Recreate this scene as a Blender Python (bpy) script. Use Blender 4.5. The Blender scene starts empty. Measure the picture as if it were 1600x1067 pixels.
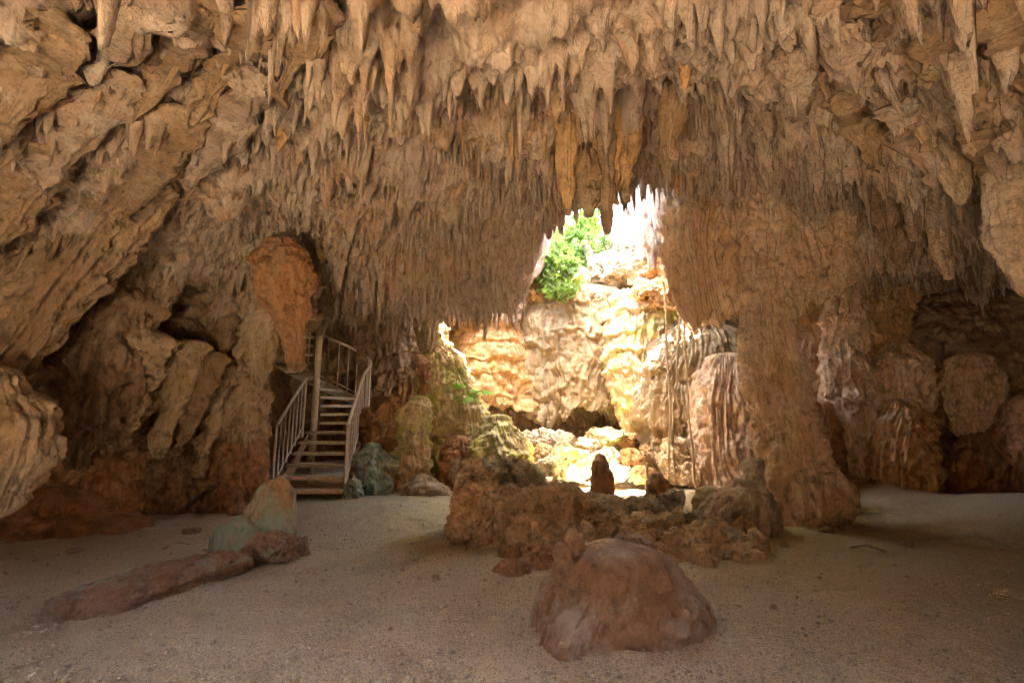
import bpy, math
import numpy as np

# ------------------------------------------------------------------ basics
SC = bpy.context.scene
COL = SC.collection
F = 720.0
PITCH = math.radians(9.0)
CP, SP = math.cos(PITCH), math.sin(PITCH)
CAMH = 1.2


def ray(px, py):
    u = (px - 800.0) / F
    v = (533.5 - py) / F
    return u, CP - v * SP, SP + v * CP


def P(px, py, D):
    """point of the place seen at photo pixel px,py at distance D in front"""
    u, a, b = ray(px, py)
    return np.array([u * D / a, D, CAMH + b * D / a])


def G(px, py):
    u, a, b = ray(px, py)
    D = -CAMH / b * a
    return np.array([u * D / a, D, 0.0])


# ------------------------------------------------------------------ noise
def _h(i, j, k, seed):
    with np.errstate(over='ignore'):
        h = (i.astype(np.uint32) * np.uint32(374761393)) ^ (j.astype(np.uint32) * np.uint32(668265263)) \
            ^ (k.astype(np.uint32) * np.uint32(2246822519)) ^ np.uint32((seed * 3266489917 + 12345) & 0xffffffff)
        h = (h ^ (h >> np.uint32(15))) * np.uint32(2246822519)
        h = (h ^ (h >> np.uint32(13))) * np.uint32(3266489917)
        h = h ^ (h >> np.uint32(16))
    return h.astype(np.float32) / np.float32(4294967296.0)


def vn(x, y, z, seed=0):
    x, y, z = np.broadcast_arrays(np.asarray(x, np.float32), np.asarray(y, np.float32), np.asarray(z, np.float32))
    xi, yi, zi = np.floor(x), np.floor(y), np.floor(z)
    fx, fy, fz = x - xi, y - yi, z - zi
    xi, yi, zi = xi.astype(np.int64), yi.astype(np.int64), zi.astype(np.int64)
    fx = fx * fx * (3 - 2 * fx); fy = fy * fy * (3 - 2 * fy); fz = fz * fz * (3 - 2 * fz)
    r = 0
    for dx in (0, 1):
        wx = fx if dx else 1 - fx
        for dy in (0, 1):
            wy = fy if dy else 1 - fy
            for dz in (0, 1):
                wz = fz if dz else 1 - fz
                r = r + wx * wy * wz * _h(xi + dx, yi + dy, zi + dz, seed)
    return r * 2 - 1


def fbm(x, y, z, seed=0, o=4, g=0.5):
    r, a, s = 0, 1.0, 1.0
    for q in range(o):
        r = r + a * vn(x * s + q * 17.3, y * s - q * 5.1, z * s + q * 9.7, seed + q)
        s *= 2.03
        a *= g
    return r


def vor2(x, y, seed=0, jit=0.9):
    x, y = np.broadcast_arrays(np.asarray(x, np.float32), np.asarray(y, np.float32))
    xi, yi = np.floor(x), np.floor(y)
    fx, fy = x - xi, y - yi
    xi, yi = xi.astype(np.int64), yi.astype(np.int64)
    f1 = np.full(x.shape, 9.0, np.float32); f2 = f1.copy(); c = np.zeros(x.shape, np.float32)
    z0 = np.zeros_like(xi)
    for dx in (-1, 0, 1):
        for dy in (-1, 0, 1):
            ax = dx + 0.5 + jit * (_h(xi + dx, yi + dy, z0, seed) - 0.5) - fx
            ay = dy + 0.5 + jit * (_h(xi + dx, yi + dy, z0 + 1, seed) - 0.5) - fy
            d = np.sqrt(ax * ax + ay * ay)
            r = _h(xi + dx, yi + dy, z0 + 2, seed)
            near = d < f1
            f2 = np.where(near, f1, np.minimum(f2, d))
            c = np.where(near, r, c)
            f1 = np.where(near, d, f1)
    return f1, f2, c


def vor3(x, y, z, seed=0):
    xi, yi, zi = np.floor(x), np.floor(y), np.floor(z)
    fx, fy, fz = x - xi, y - yi, z - zi
    xi, yi, zi = xi.astype(np.int64), yi.astype(np.int64), zi.astype(np.int64)
    f1 = np.full(x.shape, 9.0, np.float32); f2 = f1.copy()
    for dx in (-1, 0, 1):
        for dy in (-1, 0, 1):
            for dz in (-1, 0, 1):
                a = _h(xi + dx, yi + dy, zi + dz, seed) + dx - fx
                b = _h(xi + dx, yi + dy, zi + dz, seed + 1) + dy - fy
                e = _h(xi + dx, yi + dy, zi + dz, seed + 2) + dz - fz
                d = np.sqrt(a * a + b * b + e * e)
                near = d < f1
                f2 = np.where(near, f1, np.minimum(f2, d))
                f1 = np.where(near, d, f1)
    return f1, f2


def sstep(a, b, x):
    t = np.clip((x - a) / (b - a), 0, 1)
    return t * t * (3 - 2 * t)


# ------------------------------------------------------------------ mesh helpers
def mesh_obj(name, V, Q, mat, parent=None, smooth=True, T=None):
    """V Nx3, Q Mx4 quads, T Kx3 triangles"""
    me = bpy.data.meshes.new(name)
    V = np.ascontiguousarray(V, np.float32)
    nq = 0 if Q is None else len(Q)
    nt = 0 if T is None else len(T)
    parts, starts, tot = [], [], []
    s = 0
    if nq:
        parts.append(np.asarray(Q, np.int32).ravel()); starts.append(np.arange(nq, dtype=np.int32) * 4); tot.append(np.full(nq, 4, np.int32)); s = nq * 4
    if nt:
        parts.append(np.asarray(T, np.int32).ravel()); starts.append(s + np.arange(nt, dtype=np.int32) * 3); tot.append(np.full(nt, 3, np.int32))
    loops = np.concatenate(parts); st = np.concatenate(starts)
    me.vertices.add(len(V)); me.vertices.foreach_set('co', V.ravel())
    me.loops.add(len(loops)); me.loops.foreach_set('vertex_index', loops)
    me.polygons.add(nq + nt); me.polygons.foreach_set('loop_start', st)
    me.polygons.foreach_set('use_smooth', np.full(nq + nt, smooth))
    me.update(calc_edges=True)
    me.validate()
    if mat: me.materials.append(mat)
    ob = bpy.data.objects.new(name, me)
    COL.objects.link(ob)
    if parent: ob.parent = parent
    return ob


def grid_quads(nr, nc, wrap=False, keep=None):
    r = np.arange(nr - 1)[:, None]
    c = np.arange(nc if wrap else nc - 1)[None, :]
    c1 = (c + 1) % nc
    q = np.stack([r * nc + c, r * nc + c1, (r + 1) * nc + c1, (r + 1) * nc + c], -1).reshape(-1, 4)
    return q


def tag(o, label=None, cat=None, group=None, kind=None):
    if label: o['label'] = label
    if cat: o['category'] = cat
    if group: o['group'] = group
    if kind: o['kind'] = kind
    return o


def empty(name, loc=(0, 0, 0)):
    e = bpy.data.objects.new(name, None)
    e.location = loc
    e.empty_display_size = 0.1
    COL.objects.link(e)
    return e


def cr(vals, t):
    """smooth interpolation of row values at t in [0, n-1]"""
    vals = np.asarray(vals, float)
    n = len(vals)
    if n == 2: return vals[0] + (vals[1] - vals[0]) * t
    i = np.clip(np.floor(t).astype(int), 0, n - 2)
    f = t - i
    m = np.zeros(n)
    m[1:-1] = (vals[2:] - vals[:-2]) / 2
    m[0] = vals[1] - vals[0]; m[-1] = vals[-1] - vals[-2]
    d = np.diff(vals)
    for k in range(n - 1):      # monotone limiting
        if abs(d[k]) < 1e-9: m[k] = m[k + 1] = 0
    h00 = 2 * f**3 - 3 * f**2 + 1; h10 = f**3 - 2 * f**2 + f; h01 = -2 * f**3 + 3 * f**2; h11 = f**3 - f**2
    return h00 * vals[i] + h10 * m[i] + h01 * vals[i + 1] + h11 * m[i + 1]


def lump(name, rows, mat, seed=1, depth=0.8, nf=0, fa=0.06, rough=0.03, rfreq=7.0, tiers=0.0, tfreq=3.0, hem=0.0,
         popcorn=0.0, pfreq=22.0, big=0.0, res=0.0125, parent=None, top='round', twist=0.0, fine=0.012):
    """one mass of dripstone given by its outline rows (py, xl, xr, D) from top to bottom"""
    C, R = [], []
    for r in rows:
        py, xl, xr = r[:3]
        D = r[3] if len(r) > 3 else lastD
        lastD = D
        a, b = P(xl, py, D), P(xr, py, D)
        C.append((a + b) / 2); R.append((b[0] - a[0]) / 2)
    C = np.array(C); R = np.array(R)
    H = abs(C[0, 2] - C[-1, 2])
    per = 2 * math.pi * R.max() * (0.6 + 0.4 * depth)
    nu = int(np.clip(per / res, 24, 560)); nv = int(np.clip(H / res, 16, 520))
    t = np.linspace(0, len(rows) - 1, nv)
    cx, cy, cz = (cr(C[:, k], t) for k in range(3))
    rr = np.maximum(cr(R, t), 0.004)
    # round cap rows
    k0 = 7
    ph = np.linspace(0, math.pi / 2, k0, endpoint=False)
    ct = np.sin(ph); ct[0] = 0.02
    capz = cz[0] + np.cos(ph) * min(rr[0] * 0.55, 0.25) if top == 'round' else cz[0] + (1 - np.sin(ph)) * 0.01
    bt = np.cos(np.linspace(0, math.pi / 2, k0 + 1)[1:]); bt[-1] = 0.02
    if hem > 0:
        bz = cz[-1] + np.linspace(0.02, hem * 1.2, k0); bt = np.linspace(0.93, 0.3, k0)
    else:
        bz = cz[-1] - np.sin(np.linspace(0, math.pi / 2, k0 + 1)[1:]) * min(rr[-1] * 0.9, 0.2)
    X = np.concatenate([np.full(k0, cx[0]), cx, np.full(k0, cx[-1])])
    Y = np.concatenate([np.full(k0, cy[0]), cy, np.full(k0, cy[-1])])
    Z = np.concatenate([capz, cz, bz])
    RR = np.concatenate([rr[0] * ct, rr, rr[-1] * bt])
    W = np.concatenate([ct, np.ones(nv), np.ones(k0) * (bt if hem == 0 else 1)])
    N = len(Z)
    th = np.linspace(0, 2 * math.pi, nu, endpoint=False)
    TH, ZZ = np.meshgrid(th, Z)
    c, s = np.cos(TH), np.sin(TH)
    # hem: each column has its own length
    if hem > 0:
        v = np.clip((np.arange(N) - k0) / max(nv, 1), 0, 1)[:, None]
        arc = th * R[-1] * (0.5 + 0.5 * depth)
        h1, _, hc = vor2(arc / (hem * 0.55) + seed, np.zeros_like(arc) + 0.5, seed)
        tooth = np.clip(1 - h1 * 1.7, 0, 1) * (0.45 + 0.9 * hc) + 0.35 * vn(th * 1.5, seed, 0, seed)
        ZZ = ZZ - hem * (tooth[None, :] - 0.25) * v**2.5
    rad = RR[:, None] * np.ones_like(c)
    wx, wy = rad * c, rad * s * depth
    gx, gy = X[:, None] + wx, Y[:, None] + wy
    d = np.zeros_like(c)
    if big > 0: d += big * fbm(gx * 1.6, gy * 1.6, ZZ * 1.6, seed + 5, 3)
    if tiers > 0:
        q = ZZ * tfreq + 0.7 * fbm(c * 1.4 + seed, s * 1.4, ZZ * 0.9, seed + 3, 3)
        fr = q - np.floor(q)
        amp = 0.4 + 0.6 * (vn(np.floor(q), c * 1.2, s * 1.2, seed + 8) * 0.5 + 0.5)
        d += tiers * amp * (sstep(0, 0.14, fr) * (1 - fr) * 1.25 - 0.4)
    if nf > 0:
        if nf >= 10: fa = fa * 1.45
        wob = 0.55 * vn(c * 2.5, s * 2.5, ZZ * 2.2, seed + 11) + 1.5 * vn(c * 1.7, s * 1.7, ZZ * 0.6, seed + 12)
        u1 = TH / (2 * math.pi) * nf + wob
        f1 = np.abs(np.sin(math.pi * u1))
        u2 = TH / (2 * math.pi) * int(nf * 2.6) + wob * 2.3 + 0.4 * vn(c * 6, s * 6, ZZ * 3, seed + 13)
        f2 = np.abs(np.sin(math.pi * u2))
        am = 0.5 + 0.75 * vn(c * 2.6 + 7, s * 2.6, ZZ * 2.0, seed + 14)
        d += fa * am * (f1 - 0.6) + fa * 0.42 * (f2 - 0.6)
        d += fa * 0.25 * vn(c * nf, s * nf, ZZ * 9, seed + 2)
    if rough > 0: d += rough * fbm(gx * rfreq, gy * rfreq, ZZ * rfreq, seed + 21, 4, 0.55)
    # thin rivulets and crust
    d += fine * (0.9 * vn((gx + gy * 0.6) * 19, (gy - gx * 0.6) * 19, ZZ * 4.5, seed + 25) + 0.7 * fbm(gx * 24, gy * 24, ZZ * 20, seed + 26, 2) - 0.8 * sstep(0.25, 0.6, vn(gx * 11, gy * 11, ZZ * 6, seed + 27)))
    if popcorn > 0:
        p1, _ = vor3(gx * pfreq, gy * pfreq, ZZ * pfreq * 0.75, seed + 31)
        d += popcorn * (0.55 - p1) * (0.6 + 0.6 * vn(gx * 4, gy * 4, ZZ * 4, seed + 33))
    d *= W[:, None]
    lim = rad * 0.75
    d = np.maximum(d, -lim)
    gx = gx + d * c; gy = gy + d * s * (0.5 + 0.5 * depth)
    V = np.stack([gx, gy, ZZ], -1).reshape(-1, 3)
    Q = grid_quads(N, nu, True)[:, ::-1]
    return mesh_obj(name, V, Q, mat, parent)


_CS = {}


def cube_sphere(n):
    if n in _CS: return _CS[n]
    V, Q, off = [], [], 0
    g = np.tan(np.linspace(-math.pi / 4, math.pi / 4, n + 1))
    a, b = np.meshgrid(g, g)
    one = np.ones_like(a)
    for f in ((one, a, b), (-one, b, a), (b, one, a), (a, -one, b), (a, b, one), (b, a, -one)):
        v = np.stack(f, -1).reshape(-1, 3)
        V.append(v / np.linalg.norm(v, axis=1)[:, None])
        Q.append(grid_quads(n + 1, n + 1) + off)
        off += (n + 1)**2
    V = np.concatenate(V); Q = np.concatenate(Q)
    key = np.round(V * 1e5).astype(np.int64)
    _, idx, inv = np.unique(key, axis=0, return_index=True, return_inverse=True)
    inv = inv.ravel()
    _CS[n] = (V[idx], inv[Q])
    return _CS[n]


def rock(name, pos, size, mat, seed=1, pit=0.12, rough=0.18, freq=1.6, n=40, rot=0.0, tilt=0.0, parent=None, flat=0.0, stretch=1.0, pf=3.0, box=0.0):
    """angular weathered stone; size = full extents in metres, pos = centre"""
    D, Q = cube_sphere(n)
    p = D.copy()
    if box > 0:
        m = np.abs(p).max(1)[:, None]
        p = p * (1 - box) + p / m * 0.85 * box
    s = np.asarray(size, float) / 2
    mean = float(np.prod(s)**(1 / 3)); amp = min(mean, 1.5 * s.min())
    p = p * s
    nrm = p / (s * s); nrm /= np.linalg.norm(nrm, axis=1)[:, None]
    w = p / mean
    # facets: cut by random planes
    rs = np.random.default_rng(seed)
    for q in range(9):
        pl = rs.standard_normal(3); pl /= np.linalg.norm(pl)
        sup = np.linalg.norm(pl * s) * (0.62 + 0.3 * rs.random())
        e = p @ pl - sup
        p = p - np.clip(e, 0, None)[:, None] * pl * 0.85
    x, y, z = w.T
    x = x + 0.25 * vn(x * 2, y * 2, z * 2, seed + 41); y = y + 0.25 * vn(x * 2, y * 2, z * 2, seed + 42)
    d = rough * 0.8 * fbm(x * freq + seed, y * freq, z * freq * stretch, seed, 5, 0.55)
    d += rough * 0.9 * (0.35 - np.abs(vn(x * freq * 1.3, y * freq * 1.3 + seed, z * freq * 1.3, seed + 4)))
    if pit > 0:
        f1, f2 = vor3(x * pf * 0.8 + seed, y * pf * 0.8, z * pf * 0.8, seed + 50)
        d -= pit * 2.2 * sstep(0.40, 0.14, f1)
        d += pit * 0.7 * (0.5 - np.clip(f2 - f1, 0, 0.5))
        f1, f2 = vor3(x * pf * 2.1 + seed, y * pf * 2.1, z * pf * 2.1, seed + 60)
        d -= pit * 1.0 * sstep(0.42, 0.12, f1)
        d += pit * 0.4 * fbm(x * 7, y * 7, z * 7, seed + 70, 4, 0.65)
    p = p + nrm * (d * amp)[:, None]
    ca, sa = math.cos(rot), math.sin(rot)
    ct, st = math.cos(tilt), math.sin(tilt)
    x, y, z = p.T
    x, z = x * ct - z * st, x * st + z * ct
    x, y = x * ca - y * sa, x * sa + y * ca
    p = np.stack([x, y, z], 1) + np.asarray(pos)
    return mesh_obj(name, p, Q, mat, parent)


def tube_mesh(pts, radii, k=8):
    """swept tube -> V, Q"""
    pts = np.asarray(pts, float); radii = np.broadcast_to(np.asarray(radii, float), (len(pts),))
    V = []
    tn = np.gradient(pts, axis=0)
    tn /= np.linalg.norm(tn, axis=1)[:, None] + 1e-9
    ref = np.array([0, 0, 1.0]) if abs(tn[0, 2]) < 0.9 else np.array([0, 1.0, 0])
    for p, t, r in zip(pts, tn, radii):
        a = np.cross(t, ref); a /= np.linalg.norm(a) + 1e-9
        b = np.cross(t, a)
        ref = np.cross(a, t)
        th = np.linspace(0, 2 * math.pi, k, endpoint=False)
        V.append(p + r * (np.cos(th)[:, None] * a + np.sin(th)[:, None] * b))
    V = np.concatenate(V)
    Q = grid_quads(len(pts), k, True)
    n = len(V)
    V = np.vstack([V, pts[0], pts[-1]])
    T = [[i, (i + 1) % k, n] for i in range(k)] + [[n - k + (i + 1) % k, n - k + i, n + 1] for i in range(k)]
    return V, Q, np.array(T)


def tube(name, pts, r, mat, parent=None, k=8):
    V, Q, T = tube_mesh(pts, r, k)
    return mesh_obj(name, V, Q, mat, parent, T=T)


def tubes(name, lst, mat, parent=None, k=8):
    Vs, Qs, Ts, o = [], [], [], 0
    for pts, r in lst:
        V, Q, T = tube_mesh(pts, r, k)
        Vs.append(V); Qs.append(Q + o); Ts.append(T + o); o += len(V)
    return mesh_obj(name, np.vstack(Vs), np.vstack(Qs), mat, parent, T=np.vstack(Ts))


def slab(name, poly, z0, z1, mat, parent=None, bev=0.006):
    """extruded plan polygon with a small chamfer at the top and bottom edges"""
    poly = np.asarray(poly, float)
    n = len(poly)
    c = poly.mean(0)
    ins = poly + (c - poly) / np.linalg.norm(c - poly, axis=1)[:, None] * bev
    rings = [(ins, z0), (poly, z0 + bev), (poly, z1 - bev), (ins, z1)]
    V = np.concatenate([np.column_stack([p, np.full(n, z)]) for p, z in rings])
    Q = grid_quads(4, n, True)
    me = bpy.data.meshes.new(name)
    faces = [list(map(int, q)) for q in Q] + [list(range(n))[::-1], [3 * n + i for i in range(n)]]
    me.from_pydata([tuple(v) for v in V], [], faces)
    me.materials.append(mat)
    o = bpy.data.objects.new(name, me); COL.objects.link(o)
    if parent: o.parent = parent
    return o

# ------------------------------------------------------------------ materials
def _nt(name):
    m = bpy.data.materials.new(name); m.use_nodes = True
    nt = m.node_tree; nt.nodes.clear()
    out = nt.nodes.new('ShaderNodeOutputMaterial'); b = nt.nodes.new('ShaderNodeBsdfPrincipled')
    nt.links.new(b.outputs[0], out.inputs[0])
    return m, nt, b, out


def N(nt, t, **kw):
    n = nt.nodes.new(t)
    for k, v in kw.items():
        if k.startswith('i_'):
            key = k[2:]
            key = int(key) if key.isdigit() else key
            n.inputs[key].default_value = v
        else: setattr(n, k, v)
    return n


def noise(nt, vec, scale, detail=5, rough=0.6, dist=0.0):
    n = N(nt, 'ShaderNodeTexNoise')
    n.inputs['Scale'].default_value = scale; n.inputs['Detail'].default_value = detail
    n.inputs['Roughness'].default_value = rough; n.inputs['Distortion'].default_value = dist
    nt.links.new(vec, n.inputs['Vector'])
    return n.outputs['Fac']


def ramp(nt, fac, lo, hi):
    r = N(nt, 'ShaderNodeMapRange'); r.inputs[1].default_value = lo; r.inputs[2].default_value = hi
    r.clamp = True
    nt.links.new(fac, r.inputs[0])
    return r.outputs[0]


def mix(nt, fac, a, b):
    m = N(nt, 'ShaderNodeMix', data_type='RGBA')
    L = nt.links
    if isinstance(fac, (int, float)): m.inputs[0].default_value = fac
    else: L.new(fac, m.inputs[0])
    for i, c in ((6, a), (7, b)):
        if isinstance(c, tuple): m.inputs[i].default_value = (*c, 1)
        else: L.new(c, m.inputs[i])
    return m.outputs[2]


def mul(nt, a, b):
    m = N(nt, 'ShaderNodeMath', operation='MULTIPLY')
    for i, c in enumerate((a, b)):
        if isinstance(c, (int, float)): m.inputs[i].default_value = c
        else: nt.links.new(c, m.inputs[i])
    return m.outputs[0]


def rock_mat(name, c1, c2, c3, dark=None, green=None, gamt=0.0, gup=False, rgh=0.75, bump=0.5, streak=0.35, pits=0.0, wet=0.0, bscale=1.0):
    """three colours broken up by noise (stretched downwards into drip streaks), dirt and pitted relief"""
    k_ = {'pitted_limestone': 0.86, 'greyish_pitted_limestone': 0.86, 'lichened_limestone': 0.60, 'smooth_brown_boulder': 0.6, 'weathered_flat_rock': 0.72, 'teal_patched_slab': 0.68,
          'algae_stained_flowstone': 0.74, 'mossy_stone': 0.66, 'rusty_dripstone': 0.74, 'cream_flowstone': 0.36, 'pinkish_flowstone': 0.80, 'tan_dripstone': 0.66, 'orange_dripstone': 0.68, 'umber_flowstone': 0.8, 'grey_brown_dripstone': 0.85}.get(name, 0.54)
    c1, c2, c3 = (tuple(x * k_ for x in c) for c in (c1, c2, c3))
    if dark: dark = tuple(x * 0.6 for x in dark)
    m, nt, b, out = _nt(name)
    L = nt.links
    geo = N(nt, 'ShaderNodeNewGeometry')
    pos = geo.outputs['Position']
    mp = N(nt, 'ShaderNodeMapping'); mp.inputs['Scale'].default_value = (1, 1, streak); L.new(pos, mp.inputs[0])
    sv = mp.outputs[0]
    n1 = ramp(nt, noise(nt, sv, 1.1, 5, 0.6, 0.4), 0.36, 0.64)
    n2 = ramp(nt, noise(nt, sv, 5.5, 6, 0.65, 0.6), 0.4, 0.66)
    col = mix(nt, n1, c1, c2)
    col = mix(nt, n2, col, c3)
    if dark is None: dark = tuple(x * 0.35 for x in c1)
    n3 = ramp(nt, noise(nt, pos, 7, 9, 0.76, 0.3), 0.5, 0.66)
    col = mix(nt, mul(nt, n3, 0.75), col, dark)
    n5 = ramp(nt, noise(nt, sv, 16, 7, 0.75, 0.5), 0.52, 0.64)
    col = mix(nt, mul(nt, n5, 0.6), col, dark)
    n4 = ramp(nt, noise(nt, sv, 26, 5, 0.7), 0.3, 0.75)
    col = mix(nt, mul(nt, n4, 0.35), col, tuple(min(1, x * 1.45) for x in c3))
    if green is not None:
        g = ramp(nt, noise(nt, pos, 2.2, 6, 0.7, 0.3), 0.62 - gamt * 0.4, 0.72 - gamt * 0.3)
        if gup:
            nx = N(nt, 'ShaderNodeSeparateXYZ'); L.new(geo.outputs['Normal'], nx.inputs[0])
            g = mul(nt, g, ramp(nt, nx.outputs[2], -0.2, 0.5))
        col = mix(nt, mul(nt, g, 0.85), col, green)
    L.new(col, b.inputs['Base Color'])
    b.inputs['Roughness'].default_value = rgh
    if wet > 0:
        rr = ramp(nt, noise(nt, sv, 3.0, 4, 0.6), 0.4, 0.65)
        q = N(nt, 'ShaderNodeMapRange'); q.inputs[3].default_value = rgh; q.inputs[4].default_value = rgh - wet
        L.new(rr, q.inputs[0]); L.new(q.outputs[0], b.inputs['Roughness'])
    b.inputs['Specular IOR Level'].default_value = 0.35
    h0 = noise(nt, pos, 30 * bscale, 6, 0.75, 0.1)
    hs_ = noise(nt, sv, 22 * bscale, 6, 0.7, 0.3)
    ad = N(nt, 'ShaderNodeMath', operation='ADD'); L.new(h0, ad.inputs[0]); L.new(hs_, ad.inputs[1])
    h1 = ad.outputs[0]
    bp = N(nt, 'ShaderNodeBump'); bp.inputs['Strength'].default_value = bump; bp.inputs['Distance'].default_value = 0.03
    L.new(h1, bp.inputs['Height'])
    v = N(nt, 'ShaderNodeTexVoronoi'); v.inputs['Scale'].default_value = 38 * bscale; L.new(pos, v.inputs['Vector'])
    b2 = N(nt, 'ShaderNodeBump'); b2.inputs['Strength'].default_value = 0.3 + pits; b2.inputs['Distance'].default_value = 0.012
    L.new(v.outputs['Distance'], b2.inputs['Height']); L.new(bp.outputs[0], b2.inputs['Normal'])
    L.new(b2.outputs[0], b.inputs['Normal'])
    return m


M = {}
M['ceil'] = rock_mat('limestone_ceiling', (0.66, 0.47, 0.36), (0.80, 0.44, 0.20), (0.86, 0.68, 0.55), dark=(0.12, 0.06, 0.03), bump=0.9)
M['wall'] = rock_mat('limestone_wall', (0.58, 0.33, 0.17), (0.70, 0.36, 0.15), (0.70, 0.48, 0.30), dark=(0.08, 0.045, 0.02), bump=0.8)
M['tan'] = rock_mat('tan_dripstone', (0.58, 0.38, 0.21), (0.66, 0.42, 0.20), (0.76, 0.58, 0.40), dark=(0.12, 0.07, 0.035), bump=0.8)
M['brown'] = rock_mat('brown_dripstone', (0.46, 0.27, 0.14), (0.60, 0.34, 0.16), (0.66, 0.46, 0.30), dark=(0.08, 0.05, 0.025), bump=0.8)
M['orange'] = rock_mat('orange_dripstone', (0.76, 0.40, 0.15), (0.80, 0.44, 0.16), (0.72, 0.46, 0.24), dark=(0.20, 0.09, 0.03), bump=0.7)
M['rust'] = rock_mat('rusty_dripstone', (0.54, 0.22, 0.075), (0.60, 0.29, 0.11), (0.48, 0.30, 0.18), dark=(0.12, 0.05, 0.025), wet=0.3, bump=0.8)
M['cream'] = rock_mat('cream_flowstone', (0.84, 0.58, 0.30), (0.84, 0.46, 0.17), (0.88, 0.70, 0.44), dark=(0.40, 0.20, 0.07), streak=0.12, bump=0.7)
M['pink'] = rock_mat('pinkish_flowstone', (0.76, 0.48, 0.28), (0.68, 0.37, 0.17), (0.84, 0.64, 0.46), dark=(0.20, 0.10, 0.05), streak=0.15, bump=0.8)
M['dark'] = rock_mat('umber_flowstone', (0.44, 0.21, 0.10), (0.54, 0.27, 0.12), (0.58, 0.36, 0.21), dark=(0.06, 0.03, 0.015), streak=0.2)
M['algae'] = rock_mat('algae_stained_flowstone', (0.80, 0.56, 0.28), (0.78, 0.47, 0.20), (0.86, 0.70, 0.44), dark=(0.24, 0.13, 0.05), green=(0.44, 0.50, 0.10), gamt=0.3, streak=0.25)
M['moss'] = rock_mat('mossy_stone', (0.82, 0.66, 0.32), (0.78, 0.58, 0.24), (0.88, 0.76, 0.46), dark=(0.26, 0.20, 0.08), green=(0.56, 0.56, 0.12), gamt=0.35)
M['pit'] = rock_mat('pitted_limestone', (0.66, 0.42, 0.23), (0.78, 0.44, 0.20), (0.84, 0.66, 0.46), dark=(0.06, 0.03, 0.015), green=(0.44, 0.47, 0.36), gamt=-0.1, gup=True, pits=0.5, bump=1.0, streak=1)
M['pitlight'] = rock_mat('lichened_limestone', (0.74, 0.55, 0.34), (0.78, 0.47, 0.23), (0.86, 0.74, 0.55), dark=(0.12, 0.08, 0.04), green=(0.46, 0.50, 0.30), gamt=0.2, gup=True, pits=0.4, bump=0.9, streak=1)
M['pitgrey'] = rock_mat('greyish_pitted_limestone', (0.62, 0.52, 0.38), (0.54, 0.47, 0.36), (0.78, 0.70, 0.56), dark=(0.10, 0.08, 0.05), green=(0.48, 0.56, 0.42), gamt=0.2, gup=True, pits=0.5, bump=1.0, streak=1)
M['greybrown'] = rock_mat('grey_brown_dripstone', (0.50, 0.38, 0.28), (0.42, 0.31, 0.22), (0.64, 0.53, 0.42), dark=(0.12, 0.08, 0.05), bump=0.8)
M['boulder'] = rock_mat('smooth_brown_boulder', (0.36, 0.17, 0.07), (0.46, 0.23, 0.10), (0.58, 0.38, 0.24), dark=(0.08, 0.04, 0.02), green=(0.50, 0.44, 0.36), gamt=0.3, gup=True, rgh=0.42, wet=0.2, bscale=1.6, streak=0.6, bump=0.8)  # pale grey on upward faces: the cool top light put into the colour
M['log'] = rock_mat('weathered_flat_rock', (0.40, 0.21, 0.12), (0.52, 0.30, 0.17), (0.60, 0.45, 0.33), dark=(0.05, 0.025, 0.015), green=(0.36, 0.50, 0.40), gamt=0.2, gup=True, pits=0.4, bump=1.0, streak=1)
M['slab'] = rock_mat('teal_patched_slab', (0.54, 0.33, 0.16), (0.60, 0.37, 0.17), (0.68, 0.52, 0.33), dark=(0.12, 0.07, 0.03), green=(0.30, 0.44, 0.40), gamt=0.6, bump=0.6)  # teal patches; on the tall slab they put its bluish side light into colour


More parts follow.
